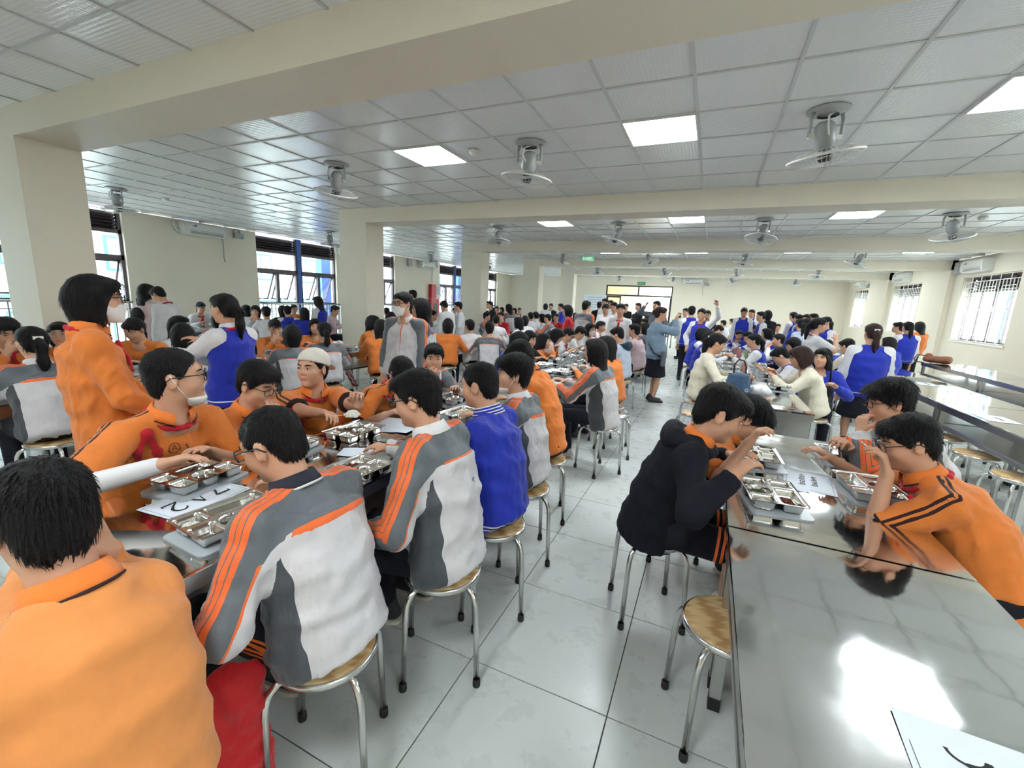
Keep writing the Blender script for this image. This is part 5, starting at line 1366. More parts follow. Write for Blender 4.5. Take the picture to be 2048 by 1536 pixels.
    if badge and lod == 0:
        c = on_surface(gV2, -.075 * b, (N - upn * .135)[2]) + np.array([0, .004, 0]); bm = MB(); n = 20
        bm.tube([c + np.array([.021 * math.cos(2 * math.pi * k / n), .002 - .004 * math.cos(2 * math.pi * k / n) * -1, .021 * math.sin(2 * math.pi * k / n)]) for k in range(n)], .0022, 4, 0, False, True)
        for pa, pb in (((-.009, -.010), (0, .013)), ((.009, -.010), (0, .013)), ((-.006, -.003), (.006, -.003)), ((-.018, -.016), (-.024, -.004)), ((.018, -.016), (.024, -.004))): bm.tube([c + np.array([pa[0], .003, pa[1]]), c + np.array([pb[0], .003, pb[1]])], .0018, 4)
        bm.build('school_crest', plain('crest_brown', srgb(120, 56, 40), .7), root)
    # ---- legs
    if skirt:
        sk = Fld(); zh = skirt; sk.tor(P0 + np.array([0, 0, .06]), np.array([0, 0, zh + .03]), np.array([1.0, 0, 0]), (.135 * sc, .115), (.21 * sc, .17), .03, .02); sV, sQ = sk.mesh(D['gar']); body_part('skirt', (wrinkle(sV, sQ, .006, 5, (1, 1, .1), 30), sQ), pants_mat(pants), root)
    else:
        pf_ = Fld()
        if seated: pf_.ell(P0 + np.array([0, -.015, .01]), (.168 * bb * sc, .135 * bb * sc, .088), .03)
        else: pf_.ell(P0 + np.array([0, 0, .0]), (.15 * bb * sc, .115 * bb * sc, .11), .03)
        lg = {}
        for s in (1, -1):
            hp = P0 + np.array([s * .085 * sc, .01, -.01]); 
            if pants == 'shorts': kk = hp + (K[s] - hp) * .70; pf_.cone(hp, .088 * sc, kk, .082 * sc, .03); lg[s] = [hp, kk]
            else: pf_.cone(hp, .084 * sc, K[s], .066 * sc, .03); pf_.cone(K[s], .066 * sc, A[s] + np.array([0, 0, -.015]), .054 * sc, .02); lg[s] = [hp, K[s], A[s]]
        pV, pQ = pf_.mesh(D['gar'] * (1.2 if pants in ('stripe', 'shorts') else 1.75), it=1); pa = {'sv': np.ones(len(pV)), 'ce': np.ones(len(pV))}
        for s, nd in lg.items():
            m = np.sign(pV[:, 0]) == s; bs, al, pt, sg = polyproj(pV, nd); rd = pV - pt
            for i in range(len(nd) - 1):
                d = unit(nd[i + 1] - nd[i]); o = np.array([s * 1.0, 0, .15]); o = unit(o - d * (o @ d)); c = np.cross(d, o); mm = m & (sg == i); pa['sv'][mm] = np.where((rd @ o)[mm] > 0, np.abs((rd @ c)[mm]), 1.0)
            Lt = sum(np.linalg.norm(nd[i + 1] - nd[i]) for i in range(len(nd) - 1)); d = unit(nd[-1] - nd[-2]); pa['ce'] = np.where(m, Lt + .06 - np.where(al >= Lt - 1e-5, Lt + (pV - nd[-1]) @ d, al), pa['ce'])
        body_part('shorts' if pants == 'shorts' else 'trousers', (wrinkle(pV, pQ, .004, 11) if lod < 2 else pV, pQ), pants_mat(pants), root, pa)
    if feet and lod < 2:
        for s in (1, -1):
            c = A[s]; sh = Fld(); sh.tor(np.array([c[0], c[1] - .035, .045]), np.array([c[0], c[1] + .13, .036]), np.array([1.0, 0, 0]), (.038, .040), (.040, .030), .05, .02); sh.cone((c[0], c[1] - .01, .06), .042, (c[0], c[1] - .015, .10), .042, .02); sh.plane((0, 0, .012), (0, 0, -1)); hV, hQ = sh.mesh(D['gar'] * 1.2); o = body_part('shoe', (hV, hQ), shoes or M_SHOE, root)
            so = MB().prism([(c[0] + x * .5, c[1] + .048 + y) for x, y in rrect(.17, .27, .08)], 0, .018)
            so.build('shoe_sole', M_SOLE, root)
    elif not seated:
        for s in (1, -1): MB().prism([(A[s][0] + x, A[s][1] + .04 + y) for x, y in rrect(.085, .24, .04, 3)], 0, .09).build('shoe', shoes or M_SHOE, root)
    return dict(gV=gV2, root=root, H=Hc, Rh=Rh, E=E, W=Wt, toworld=lambda p: Rz(fr) @ np.asarray(p, float) + np.array([root_xy[0], root_xy[1], 0]), loc=loc)
# ------------------------------------------------------------------ people: foreground
TAN = {}
def dirv(th): return np.array([-math.sin(math.radians(th)), math.cos(math.radians(th)), 0.0])
def stool_for(xy, label, far=False): stool(xy[0], xy[1], random.random() * 1.5, label, 'stools in use', far)
def hero(key, label, seat, face, H, hw=None, **kw):
    """hands given in world coordinates (hw)"""
    fr = math.radians(face); Lm = Rz(-fr)
    if hw is not None:
        hs = []
        for i, h in enumerate(hw):
            hs.append(h if isinstance(h, str) else ((.16, .37, .795), (-.16, .37, .795))[i] if h is None else tuple(Lm @ (np.array(h, float) - np.array([seat[0], seat[1], 0]))))
        kw['hands'] = tuple(hs)
    return person(key, label, seat, face, H, **kw)
CW = top_mat('white')
# boy with lowered mask, left side of the near table
P1 = hero('P1', 'boy in orange polo, glasses and lowered white mask, white undersleeve reaching over a tray', (-2.26, .98), -98, atd(352, 754, 1.84), (atz(318, 930, .90), atz(425, 905, .83)), poles=((1, -.5, -.25), None), hyaw=66, pitch=-2, hair='crop', top='polo', sleeve='short', collar='polo', scarf=True, glasses=True, mask='chin', badge=True, under=plain('white_undersleeve', C_WHT, .7), twist=12, b=1.06, sc=1.07, curl=(.55, .4), hn=((0, .3, -1), None))
P2 = hero('P2', 'boy in long-sleeved orange shirt and glasses bending to eat', (-2.40, 1.50), -80, atd(517, 768, 2.27), ('mouth', atz(540, 880, .80)), pitch=19, hyaw=0, hair='short', top='orange', collar='orange', glasses=True, curl=(.9, .6), eyes=.6, sc=1.05)
P3 = hero('P3', 'stout boy in orange polo and backwards white cap holding a meat skewer', (-2.42, 1.92), -122, aty(625, 737, 1.96), (atz(676, 836, .90), atz(738, 822, .94)), hyaw=-46, pitch=-4, hair='crop', cap=M_CAP, top='polo', sleeve='short', collar='polo', scarf=True, badge=True, b=1.2, curl=(.9, 1.7), hdir=(None, (.1, .25, 1)), hn=((.2, .5, -1), (.5, .8, 0)), bulge=.04, hscale=1.04, poles=(None, (-.9, -.1, -1)))
P4 = hero('P4', 'boy in striped orange polo and glasses bowed over the table', (-2.44, 2.42), -100, aty(803, 748, 2.42), (atz(770, 830, .80), atz(850, 800, .82)), pitch=38, hyaw=-15, hair='short', top='polo', sleeve='short', collar='polo', scarf='ring', glasses=True, eyes=.5)
P5 = hero('P5', 'boy in pale sports jacket covering his mouth with one hand', (-2.40, 2.92), -112, aty(868, 716, 2.92), ('mouth', atz(915, 782, .82)), hyaw=-32, pitch=4, hair='short', top='wind', collar='white', scarf=True, curl=(1.0, .8))
P6 = hero('P6', 'boy in orange polo seen from behind, sitting beside a red bag', (-.97, .32), 98, atz(88, 1035, 1.10), (atz(214, 1105, .97), atz(60, 1130, .85)), poles=((.3, -.2, -1), None), pitch=14, hyaw=-12, drop=.03, hair='short', top='paleorange', sleeve='long', collar='paleorange', b=1.06, twist=14, shw=.128, curl=(.9, .5), sc=1.0, hdir=((-.2, .3, 1), None), bulge=.08, amp=.003)
P7 = hero('P7', 'boy in sports jacket with orange stripes and glasses, striped trousers, back turned', (-1.0, .88), 92, aty(545, 888, .885), ((-1.42, 1.12, .80), (-1.22, .70, .64)), pitch=24, hyaw=14, hair='crop', top='wind', collar=plain('navy_collar', srgb(30, 32, 48), .8), glasses=True, pants='stripe', bulge=.075, b=1.04, shoes=M_SHOE, curl=(.7, .6), longtop=.02, spread=.13)
P8 = hero('P8', 'boy in sports jacket with scribbled back, sitting beside the boy in blue', (-.90, 1.40), 95, aty(833, 796, 1.42), ((-1.40, 1.66, .80), (-1.14, 1.20, .64)), pitch=14, hyaw=10, hair='short', top='wind', collar='white', glasses=True, bulge=.07, b=1.04, longtop=.02)
P9 = hero('P9', 'boy in royal blue varsity jacket with white-striped collar, back turned', (-.88, 1.84), 93, aty(958, 770, 1.90), None, pitch=10, hyaw=0, hair='crop', top='varsity', collar=fabric('varsity_collar', C_BLU), bulge=.06, b=1.06)
P10 = hero('P10', 'boy in sports jacket with mask under his chin looking past the blue jacket', (-.92, 2.32), 95, aty(1026, 748, 2.36), None, pitch=-2, hyaw=28, hair='mop', top='wind', collar='white', mask='chin', bulge=.05)
P11 = hero('P11', 'boy in striped orange polo hunched low over the table, back turned', (-.98, 2.86), 88, aty(1040, 712, 2.95), None, pitch=40, hair='short', top='polo', sleeve='short', collar='polo', bulge=.10)
R1 = hero('R1', 'boy in navy hooded jacket over orange polo, shorts, eating with a spoon', (-.14, 2.14), -88, aty(1441, 826, 2.16), (atz(1468, 952, .90), (.16, 2.42, .82)), pitch=24, hyaw=6, hscale=1.12, hair='short', top='navyjk', collar='polo', hood=fabric('navy_hood', C_NAVY), pants='shorts', bulge=.06, curl=(1.0, .6), shoes=M_SHOEW, eyes=.5, longtop=.06, b=1.03)
R2 = hero('R2', 'boy in orange bending low with a raised hand over his tray', (-.10, 2.80), -86, aty(1499, 838, 2.74), (atz(1497, 886, .93), (.2, 2.95, .80)), pitch=40, hyaw=-4, hair='mop', top='orange', sleeve='short', collar='orange', bulge=.06, curl=(1.1, .6), eyes=.5)
F7 = hero('F7', 'boy in orange polo with two dark sleeve stripes and glasses leaning over his tray', (1.09, 2.16), 88, aty(1816, 884, 2.30), ((.66, 2.66, .82), aty(1774, 950, 2.20)), pitch=20, hyaw=4, poles=(None, (-.25, .25, -1)), hair='short', top='polo', sleeve='short', collar='polo', scarf='ring', glasses=True, bulge=.11, b=1.1, curl=(.7, 1.0), hdir=(None, (.1, .3, 1)), eyes=.7, sc=1.02)
F6 = hero('F6', 'boy with tousled hair and glasses holding a spoon, hand at his mouth', (1.20, 2.92), 92, aty(1778, 804, 2.92), (atz(1690, 888, .89), 'mouth'), pitch=12, hyaw=4, hair='mop', top='wind', collar='orange', glasses=True, bulge=.06, curl=(1.0, 1.1))
for k, sxy in (('the boy with lowered mask', (-2.26, .98)), ('the boy in long orange sleeves', (-2.42, 1.52)), ('the boy in white cap', (-2.42, 1.92)), ('the bowed boy in polo and glasses', (-2.44, 2.42)), ('the boy covering his mouth', (-2.40, 2.92)), ('the boy beside the red bag', (-.97, .32)),
               ('the boy in sports jacket and striped trousers', (-1.0, .88)), ('the boy with a scribbled jacket back', (-.90, 1.40)), ('the boy in royal blue jacket', (-.88, 1.84)), ('the boy looking past the blue jacket', (-.92, 2.32)), ('the hunched boy in orange polo', (-.98, 2.86)),
               ('the boy in navy hooded jacket', (-.14, 2.14)), ('the boy bending low in orange', (-.10, 2.80)), ('the striped polo boy leaning over', (1.09, 2.16)), ('the tousled boy in glasses', (1.20, 2.92))):
    stool(sxy[0], sxy[1], .35 + .3 * random.random(), 'round wooden stool under %s' % k, 'stools in use')

mk = on_surface(P8['gV'], .04, .86, False); pm = MB().tube([mk + np.array(q_) + np.array([0, -.004, 0]) for q_ in ((-.006, 0, 0), (.006, 0, .003), (.004, 0, .011), (-.004, 0, .012), (-.008, 0, .003), (-.004, 0, -.006), (.006, 0, -.008), (.012, 0, -.016))], .0013, 4)
pm.build('pen_scribble', plain('pen_ink', srgb(60, 60, 150), .6), P8['root'])

# ------------------------------------------------------------------ people: mid ground and background
# key, px, py, 's' head height | 'd' depth, value, facing, hair, top, label, extras
ROWS = [
('L1', 15, 662, 's', 1.11, -95, 'pony', 'orange', 'girl in orange with a hand on her face, beside the first column', dict(scarf=True, pitch=25, hands=('mouth', (-.16, .36, .8)))),
('L2', 64, 686, 's', 1.12, 88, 'pony', 'wind', 'girl in sports jacket with a hair clip and low ponytail, back turned', dict(collar='white', bulge=.06, clip=True)),
('L3', 120, 668, 's', 1.07, -120, 'long', 'orange', 'girl with long hair and clear glasses in orange, facing the aisle', dict(glasses=plain('clear_glasses', srgb(190, 180, 170), .3), scarf=True)),
('L4', 196, 598, 'd', 2.22, -18, 'bob', 'orange', 'standing girl with black bob and white mask in loose orange shirt', dict(mask='on', scarf=True, collar='orange', b=1.06, sc=1.05, longtop=.12, hands=((.18, .22, .86), (-.14, .24, .86)), glasses=True, hyaw=-12)),
('L5', 268, 660, 's', 1.10, -150, 'pony', 'orange', 'girl in orange looking down at her food, hair tied back', dict(pitch=25, scarf=False, eyes=.4)),
('L6', 294, 583, 'd', 6.5, 10, 'long', 'pink', 'standing girl in pink with a small black backpack', dict()),
('L7', 316, 590, 'd', 6.3, 110, 'short', 'white', 'standing boy in white shirt and red scarf bending over a table', dict(pitch=35, scarf=True, bulge=.02)),
('L8', 361, 652, 's', 1.1, -60, 'long', 'white', 'long-haired girl in white beside the girl looking down at her food', dict()),
('L8b', 366, 672, 's', 1.12, 60, 'bob', 'wind', 'dark-haired girl in sports jacket, back to the aisle, behind the lowered mask boy', dict()),
('L9', 402, 615, 's', 1.1, -95, 'pony', 'white', 'girl in white shirt with ponytail eating by the left wall', dict(pitch=10, scarf=True)),
('L10', 448, 618, 'd', 3.3, 100, 'pony', 'vest', 'girl walking in blue varsity jacket with white sleeves, red scarf', dict(scarf=True, hands=((.10, .36, 1.12), (-.10, .38, 1.05)), longtop=.05, collar='white')),
('L11', 492, 621, 's', 1.1, 80, 'bob', 'white', 'dark-haired girl in white shirt seen from behind, past the walking girl', dict()),
('L12', 511, 623, 's', 1.1, -140, 'bob', 'white', 'girl covering her face with her hands in white', dict(hands=('mouth', 'mouth'))),
('L13', 532, 625, 's', 1.1, 70, 'bun', 'white', 'girl with hair in a bun and white shirt, back turned', dict()),
('L14', 565, 621, 'd', 10.0, 60, 'long', 'black', 'girl with long dark hair by the left window railing', dict()),
('L15', 575, 622, 's', 1.1, 60, 'short', 'vest', 'student in blue and white varsity jacket, back turned, before the left window', dict()),
('L16', 588, 618, 's', 1.1, -110, 'short', 'orange', 'student in orange facing the room by the left window', dict()),
('L17', 609, 626, 's', 1.1, 50, 'long', 'varsity', 'girl with long hair in blue jacket, back turned, by the left window', dict()),
('L18', 635, 603, 'd', 9.6, 100, 'long', 'vest', 'standing girl in blue and white jacket against the left window', dict()),
('L19', 670, 621, 's', 1.14, -60, 'short', 'pink', 'boy in pink shirt beside the second column', dict(pitch=15)),
('L20', 550, 656, 's', 1.05, -120, 'pony', 'orange', 'girl in orange with high ponytail lifting food to her mouth', dict(pitch=12, hands=('mouth', (-.1, .3, .85)))),
('L21', 584, 670, 's', 1.08, 60, 'bob', 'wind', 'student with thick black hair in sports jacket, back turned, behind the cap boy', dict(bulge=.06)),
('L22', 630, 653, 's', 1.04, -130, 'bob', 'orange', 'smiling girl with dark hair left of the ponytail girl in grey jacket', dict()),
('L23', 648, 663, 's', 1.08, 60, 'pony', 'wind', 'ponytail girl in sports jacket, back turned, by the second column', dict(bulge=.06)),
('L24', 436, 640, 's', 1.05, 70, 'bob', 'wind', 'student in sports jacket seated behind the walking girl', dict()),
('C1', 747, 645, 's', 1.1, -60, 'long', 'orange', 'long-haired girl in orange leaning in beside another, by the second column', dict()),
('C2', 762, 655, 's', 1.1, 40, 'long', 'orange', 'long-haired girl in orange on a stool, back turned, before the masked boy', dict()),
('C3', 773, 624, 's', 1.1, 60, 'short', 'white', 'student in white by the second column window', dict()),
('C3b', 782, 637, 's', 1.13, 40, 'bob', 'black', 'dark-haired student behind the two girls in orange', dict()),
('C4', 806, 608, 'd', 4.3, -168, 'short', 'wind', 'boy walking in pale sports jacket with white mask and glasses', dict(mask='on', glasses=plain('red_glasses', srgb(96, 30, 34), .3), hyaw=-22, collar='white')),
('C5', 840, 617, 'd', 4.8, 120, 'long', 'wind', 'girl in glasses with long hair walking behind the masked boy', dict(glasses=True, collar='white')),
('C6', 825, 590, 'd', 10.0, 100, 'short', 'black', 'tall person in dark clothes by the fire cabinet', dict()),
('C7', 888, 612, 'd', 8.8, 70, 'short', 'white', 'boy in white shirt standing and leaning over a table by the fire cabinet', dict(pitch=25)),
('C8', 866, 631, 's', 1.12, -60, 'short', 'white', 'boy in white sitting by the fire cabinet', dict()),
('C9', 888, 627, 's', 1.08, -150, 'short', 'white', 'boy in white facing the room before the leaning boy', dict()),
('C10', 909, 623, 's', 1.1, -160, 'short', 'white', 'smiling boy in white by the third column', dict(scarf=True)),
('C11', 916, 613, 'd', 10.2, 120, 'short', 'white', 'student in white standing at the third column', dict()),
('C12', 896, 651, 's', 1.1, 30, 'bob', 'orange', 'girl with black bob in orange on a stool, back turned', dict(bulge=.06)),
('C13', 939, 652, 's', 1.08, 55, 'short', 'white', 'boy in white shirt on a stool, back turned, beside the bob girl', dict()),
('C14', 974, 633, 's', 1.1, -70, 'short', 'wind', 'boy in sports jacket facing right beyond the third column', dict()),
('C15', 979, 658, 's', 1.05, 30, 'short', 'wind', 'student in sports jacket hunched on a stool, back turned', dict(bulge=.07)),
('C16', 992, 641, 's', 1.08, 30, 'short', 'white', 'student in white seen from behind next to the hunched student', dict()),
('C17', 1002, 633, 's', 1.1, 170, 'short', 'red', 'boy with a reddish top facing the room past the third column', dict()),
('C18', 1017, 616, 'd', 11.0, 70, 'long', 'wind', 'standing girl with long hair in sports jacket beyond the third column', dict()),
('C19', 979, 610, 'd', 12.0, 150, 'short', 'black', 'tall dark-clad person at the window beyond the third column', dict()),
('C20', 983, 621, 's', 1.15, 120, 'short', 'black', 'dark-clad student by the far left window', dict()),
('C21', 993, 618, 's', 1.15, -160, 'bob', 'red', 'student in red far behind the third column', dict()),
('C22', 1003, 620, 's', 1.12, 160, 'bob', 'white', 'student in white in front of the far window', dict()),
('C23', 1029, 622, 's', 1.12, 170, 'bob', 'white', 'student facing forward left of the fourth column', dict()),
('C24', 1039, 621, 's', 1.12, -160, 'short', 'red', 'small student in red left of the fourth column', dict()),
('C25', 1036, 645, 's', 1.1, 80, 'long', 'white', 'woman with long straight hair and white top, back turned', dict()),
('C26', 1050, 641, 's', 1.1, 20, 'bob', 'white', 'person in white with black bob seen from behind', dict()),
('C27', 1061, 633, 's', 1.1, 40, 'short', 'white', 'student in white by the fourth column', dict()),
('C28', 1071, 630, 's', 1.1, 100, 'bob', 'white', 'girl in white profile by the fourth column', dict()),
('C29', 1083, 636, 's', 1.08, 110, 'long', 'white', 'long-haired girl in white right of the fourth column', dict()),
('C30', 1095, 637, 's', 1.1, 90, 'short', 'wind', 'boy in sports jacket with striped shoulder, back turned, far row', dict()),
('C31', 1040, 682, 's', 1.05, -80, 'pony', 'varsity', 'girl in blue jacket eating with a white spoon', dict(pitch=25, hands=('mouth', (-.12, .36, .8)), eyes=.4)),
('C32', 1060, 678, 's', 1.08, -110, 'long', 'black', 'long-haired girl in dark top next to the girl in blue', dict(pitch=12)),
('C33', 1088, 682, 's', 1.05, -75, 'long', 'orange', 'long-haired girl in orange raising food to her lips', dict(hands=('mouth', (-.1, .3, .85)))),
('D3', 1115, 672, 's', 1.04, -70, 'bob', 'white', 'dark-haired student bowed over the tray, white shirt, next to the orange girl', dict(pitch=35)),
('D4', 1137, 670, 's', 1.04, -85, 'short', 'white', 'boy in white shirt, red tie and glasses looking down', dict(pitch=25, glasses=True, scarf=True)),
('D5', 1160, 666, 's', 1.04, -75, 'short', 'white', 'boy in white shirt with bowed head beside the tie boy', dict(pitch=32)),
('D6', 1181, 659, 's', 1.08, -120, 'bob', 'white', 'student with white mask far side of the middle table', dict(mask='on')),
('D7', 1202, 653, 's', 1.08, -95, 'pony', 'white', 'girl in white drinking at the middle table', dict(hands=('mouth', (-.1, .3, .85)))),
('D8', 1226, 645, 's', 1.08, -95, 'long', 'white', 'long-haired girl in profile beyond the drinking girl', dict()),
('D8b', 1246, 647, 's', 1.08, 60, 'bob', 'black', 'student with brown-black hair seen from behind, middle table', dict()),
('D9', 1189, 702, 's', 1.13, 80, 'long', 'wind', 'girl with very long hair in sports jacket on a stool, pale shoes', dict(bulge=.05, longtop=.05, shoes=M_SHOEW, knees=.42, hands=((.05, .42, .80), (-.18, .40, .80)))),
('D10', 1211, 692, 's', 1.1, 75, 'long', 'orange', 'girl with very long hair in orange beside the sports jacket girl', dict(bulge=.05)),
('D11', 1234, 670, 's', 1.1, 82, 'short', 'lightblue', 'boy in pale shirt with dark teal hood', dict(pitch=18, hood=fabric('teal_hood', srgb(28, 58, 74)))),
('D12', 1268, 661, 's', 1.13, 80, 'short', 'pink', 'boy in pale pink shirt and red scarf, back turned', dict(scarf=True)),
('D13', 1290, 657, 's', 1.1, 70, 'long', 'grey', 'woman in dark grey jacket seated beside the photographer', dict()),
('D14', 1322, 628, 'd', 7.1, -72, 'bun', 'denim', 'standing woman in denim jacket and black skirt photographing with a phone', dict(hcol=M_HAIRB, skirt=.42, hands=((.07, .22, 1.34), (-.07, .24, 1.34)), hdir=((-.1, .3, 1), (.1, .3, 1)), b=1.1, pants='dark', feet=True)),
('D15', 1383, 623, 'd', 9.2, 10, 'short', 'vest', 'standing boy in blue and white varsity jacket behind the photographer', dict()),
('D16', 1134, 621, 'd', 9.0, 100, 'bob', 'red', 'woman with bobbed hair in a red shirt', dict()),
('D17', 1173, 613, 'd', 8.8, -20, 'short', 'wind', 'standing boy in sports jacket, back turned, right of the red shirt', dict()),
('D18', 1211, 618, 'd', 9.4, 175, 'short', 'white', 'standing boy in white shirt and red scarf, looking down', dict(scarf=True, pitch=20)),
('D18b', 1228, 614, 'd', 9.8, 165, 'short', 'white', 'standing boy in white shirt and red scarf beside the girl in white', dict(scarf=True, pitch=10)),
('D18c', 1241, 620, 'd', 9.2, -175, 'pony', 'white', 'standing girl in white shirt and red scarf before the doorway', dict(scarf=True)),
('D18d', 1210, 606, 'd', 10.6, 160, 'short', 'white', 'tallest boy in white standing behind the red scarves', dict()),
('D18e', 1199, 611, 'd', 12.5, 0, 'short', 'black', 'dark-clad person near the poster on the end wall', dict()),
('D18f', 1221, 608, 'd', 11.2, 150, 'short', 'white', 'boy in white half hidden behind the red scarves', dict()),
('D19', 1276, 613, 'd', 12.5, 120, 'short', 'black', 'man in dark clothes with folded arms in the doorway', dict(hands=((-.06, .2, 1.12), (.06, .22, 1.1)))),
('D19b', 1252, 614, 'd', 15.0, 170, 'short', 'black', 'person standing inside the doorway', dict()),
('D19c', 1268, 634, 's', 1.15, 0, 'short', 'black', 'dark-clad person seated before the doorway', dict()),
('D20', 1091, 613, 'd', 16.0, 30, 'bob', 'white', 'distant student in white standing by the fifth column', dict()),
('D20b', 1102, 613, 'd', 16.5, 180, 'short', 'black', 'distant student in dark clothes standing by the fifth column', dict()),
('D20c', 1121, 614, 'd', 15.0, 120, 'short', 'varsity', 'distant student in blue right of the fifth column', dict()),
('D21', 1112, 635, 's', 1.1, 175, 'short', 'red', 'student in red facing forward left of the red shirt woman', dict()),
('D21b', 1103, 625, 's', 1.1, 150, 'short', 'white', 'distant student in white seated by the fifth column', dict()),
('D21c', 1145, 648, 's', 1.1, 20, 'short', 'black', 'dark head seen from behind in front of the red shirt', dict()),
('D21d', 1150, 632, 's', 1.1, 60, 'bob', 'white', 'seated student in white right of the red shirt woman', dict()),
('D22', 1293, 637, 's', 1.1, 60, 'short', 'white', 'student in white left of the photographer, far row', dict()),
('D22b', 1289, 645, 's', 1.1, 90, 'short', 'black', 'dark-haired student left of the photographer', dict()),
('D22c', 1304, 641, 's', 1.1, 130, 'short', 'white', 'student facing left beside the photographer', dict()),
('D22d', 1371, 624, 'd', 13.0, 150, 'short', 'white', 'small student in white behind the blue and white jacket boy', dict()),
('D22e', 1313, 612, 'd', 12.0, 150, 'short', 'grey', 'person holding up a bright phone in the doorway', dict(hands=((.15, .2, 1.55), (-.15, .1, 1.0)))),
('E1', 1434, 687, 's', 1.16, -86, 'pony', 'cream', 'woman in cream sweater with clipped ponytail eating beside the blue bag', dict(pitch=16, bulge=.05, clip=True)),
('E2', 1405, 668, 's', 1.08, -80, 'bob', 'vest', 'girl in blue and white jacket behind the cream sweater woman', dict()),
('E2b', 1427, 659, 's', 1.08, -85, 'short', 'varsity', 'student in blue, second past the cream sweater woman', dict(pitch=20)),
('E2c', 1437, 661, 's', 1.06, -80, 'short', 'vest', 'student with bowed head in blue and white, central table', dict(pitch=30)),
('E2d', 1421, 676, 's', 1.08, -80, 'bob', 'vest', 'girl with white sleeves right behind the cream sweater woman', dict(pitch=15)),
('E3', 1599, 714, 's', 1.09, 92, 'bob', 'cream', 'woman with brown bob in cream cardigan, black shoulder strap', dict(hcol=M_HAIRB, pitch=22, hands=((.06, .40, .88), (-.06, .42, .86)), pants='green', bulge=.05)),
('E4', 1644, 716, 's', 1.08, 170, 'long', 'varsity', 'girl in blue looking at the camera over her shoulder', dict(hyaw=-20)),
('E5', 1560, 712, 's', 1.02, 88, 'short', 'vest', 'student in blue and white bowed low left of the brown bob woman', dict(pitch=38)),
('E6', 1507, 682, 's', 1.08, 85, 'pony', 'vest', 'girl with ponytail in blue and white jacket at the bottles', dict()),
('E7', 1556, 680, 's', 1.05, 95, 'short', 'vest', 'student with both hands over the face', dict(hands=('mouth', 'mouth'))),
('E8', 1478, 670, 's', 1.05, -170, 'short', 'varsity', 'student in blue and glasses facing forward at the central table', dict(pitch=15, glasses=True)),
('E9', 1495, 674, 's', 1.05, 80, 'pony', 'vest', 'girl in blue and white bowed beside the ponytail girl', dict(pitch=15)),
('E10', 1532, 667, 's', 1.08, 85, 'bob', 'vest', 'girl with black bob in blue and white, right side of the central table', dict()),
('E11', 1508, 659, 's', 1.08, 85, 'short', 'varsity', 'student in blue far down the central table', dict()),
('E12', 1585, 689, 's', 1.05, 100, 'long', 'white', 'long-haired girl in white bowed beyond the brown bob woman', dict(pitch=25)),
('E13', 1403, 629, 'd', 9.4, 165, 'short', 'vest', 'boy in blue and white jacket raising one hand high', dict(scarf=True, hands=((.2, .05, .8), (-.30, .12, 1.62)), poles=(None, (-1, -.1, .2)))),
('E14', 1415, 630, 'd', 10.4, 170, 'short', 'black', 'student in dark behind the raised hand', dict()),
('E15', 1488, 625, 'd', 10.8, 175, 'short', 'vest', 'standing boy with glasses in blue and white, red scarf, before the end wall', dict(scarf=True, pitch=15)),
('E16', 1503, 627, 'd', 11.8, 150, 'pony', 'vest', 'standing girl in blue and white beside the glasses boy', dict()),
('E17', 1521, 633, 'd', 9.6, 100, 'short', 'vest', 'boy in blue and white facing left, before the black jacket', dict(scarf=True)),
('E18', 1535, 630, 'd', 10.2, 20, 'bob', 'black', 'standing person in black jacket, back turned, end wall', dict(longtop=.15)),
('E19', 1556, 655, 's', 1.08, 175, 'short', 'white', 'small student with red scarf before the end wall', dict(scarf=True)),
('E20', 1446, 647, 's', 1.08, 70, 'short', 'white', 'student in white far down the central table', dict()),
('E21', 1463, 643, 's', 1.08, 60, 'short', 'white', 'student at the far end of the central table', dict()),
('E22', 1586, 633, 'd', 11.0, 40, 'short', 'vest', 'standing boy in blue and white with white sleeve showing, right group', dict()),
('E23', 1596, 638, 'd', 10.5, 60, 'short', 'vest', 'student in blue and white half hidden in the right group', dict()),
('E24', 1600, 649, 'd', 8.6, 20, 'short', 'varsity', 'student in plain blue jacket, back turned, right group', dict()),
('E25', 1614, 649, 'd', 8.1, -30, 'pony', 'lightblue', 'ponytail girl in pale blue, back turned, right group', dict()),
('E26', 1637, 651, 'd', 6.6, -78, 'pony', 'white', 'standing girl with long ponytail in short-sleeved white shirt', dict(scarf=True, sleeve='short', hands=((.08, .22, 1.20), (-.15, .2, .85)))),
('E27', 1651, 645, 'd', 8.4, 120, 'pony', 'vest', 'standing girl in blue and white facing the white shirt girl', dict()),
('E28', 1626, 637, 'd', 10.2, 90, 'short', 'vest', 'standing student behind the ponytail girls, right group', dict()),
('E28b', 1612, 639, 'd', 11.0, 150, 'short', 'varsity', 'farthest standing student of the right group', dict()),
('E30', 1653, 694, 's', 1.05, 30, 'short', 'varsity', 'student with head down in blue, behind the girl looking back', dict(pitch=20)),
('E30b', 1694, 693, 's', 1.05, 40, 'short', 'cream', 'student with head down in cream left of the standing blue girl', dict(pitch=20)),
('F1', 1745, 667, 'd', 5.0, 4, 'pony', 'vest', 'standing girl in blue varsity jacket, white sleeves and ponytail, back turned', dict(clip=True, skirt=.36, b=1.12, hcol=M_HAIRB, longtop=.06)),
('F2', 1776, 687, 's', 1.1, 40, 'long', 'varsity', 'seated long-haired girl in blue beside the standing ponytail girl', dict()),
('F3', 1815, 655, 'd', 8.4, 10, 'pony', 'vest', 'standing girl in blue and white by the right wall, low ponytail', dict()),
('F4', 1796, 655, 'd', 9.1, 60, 'short', 'red', 'boy in red beside the girls at the right wall', dict()),
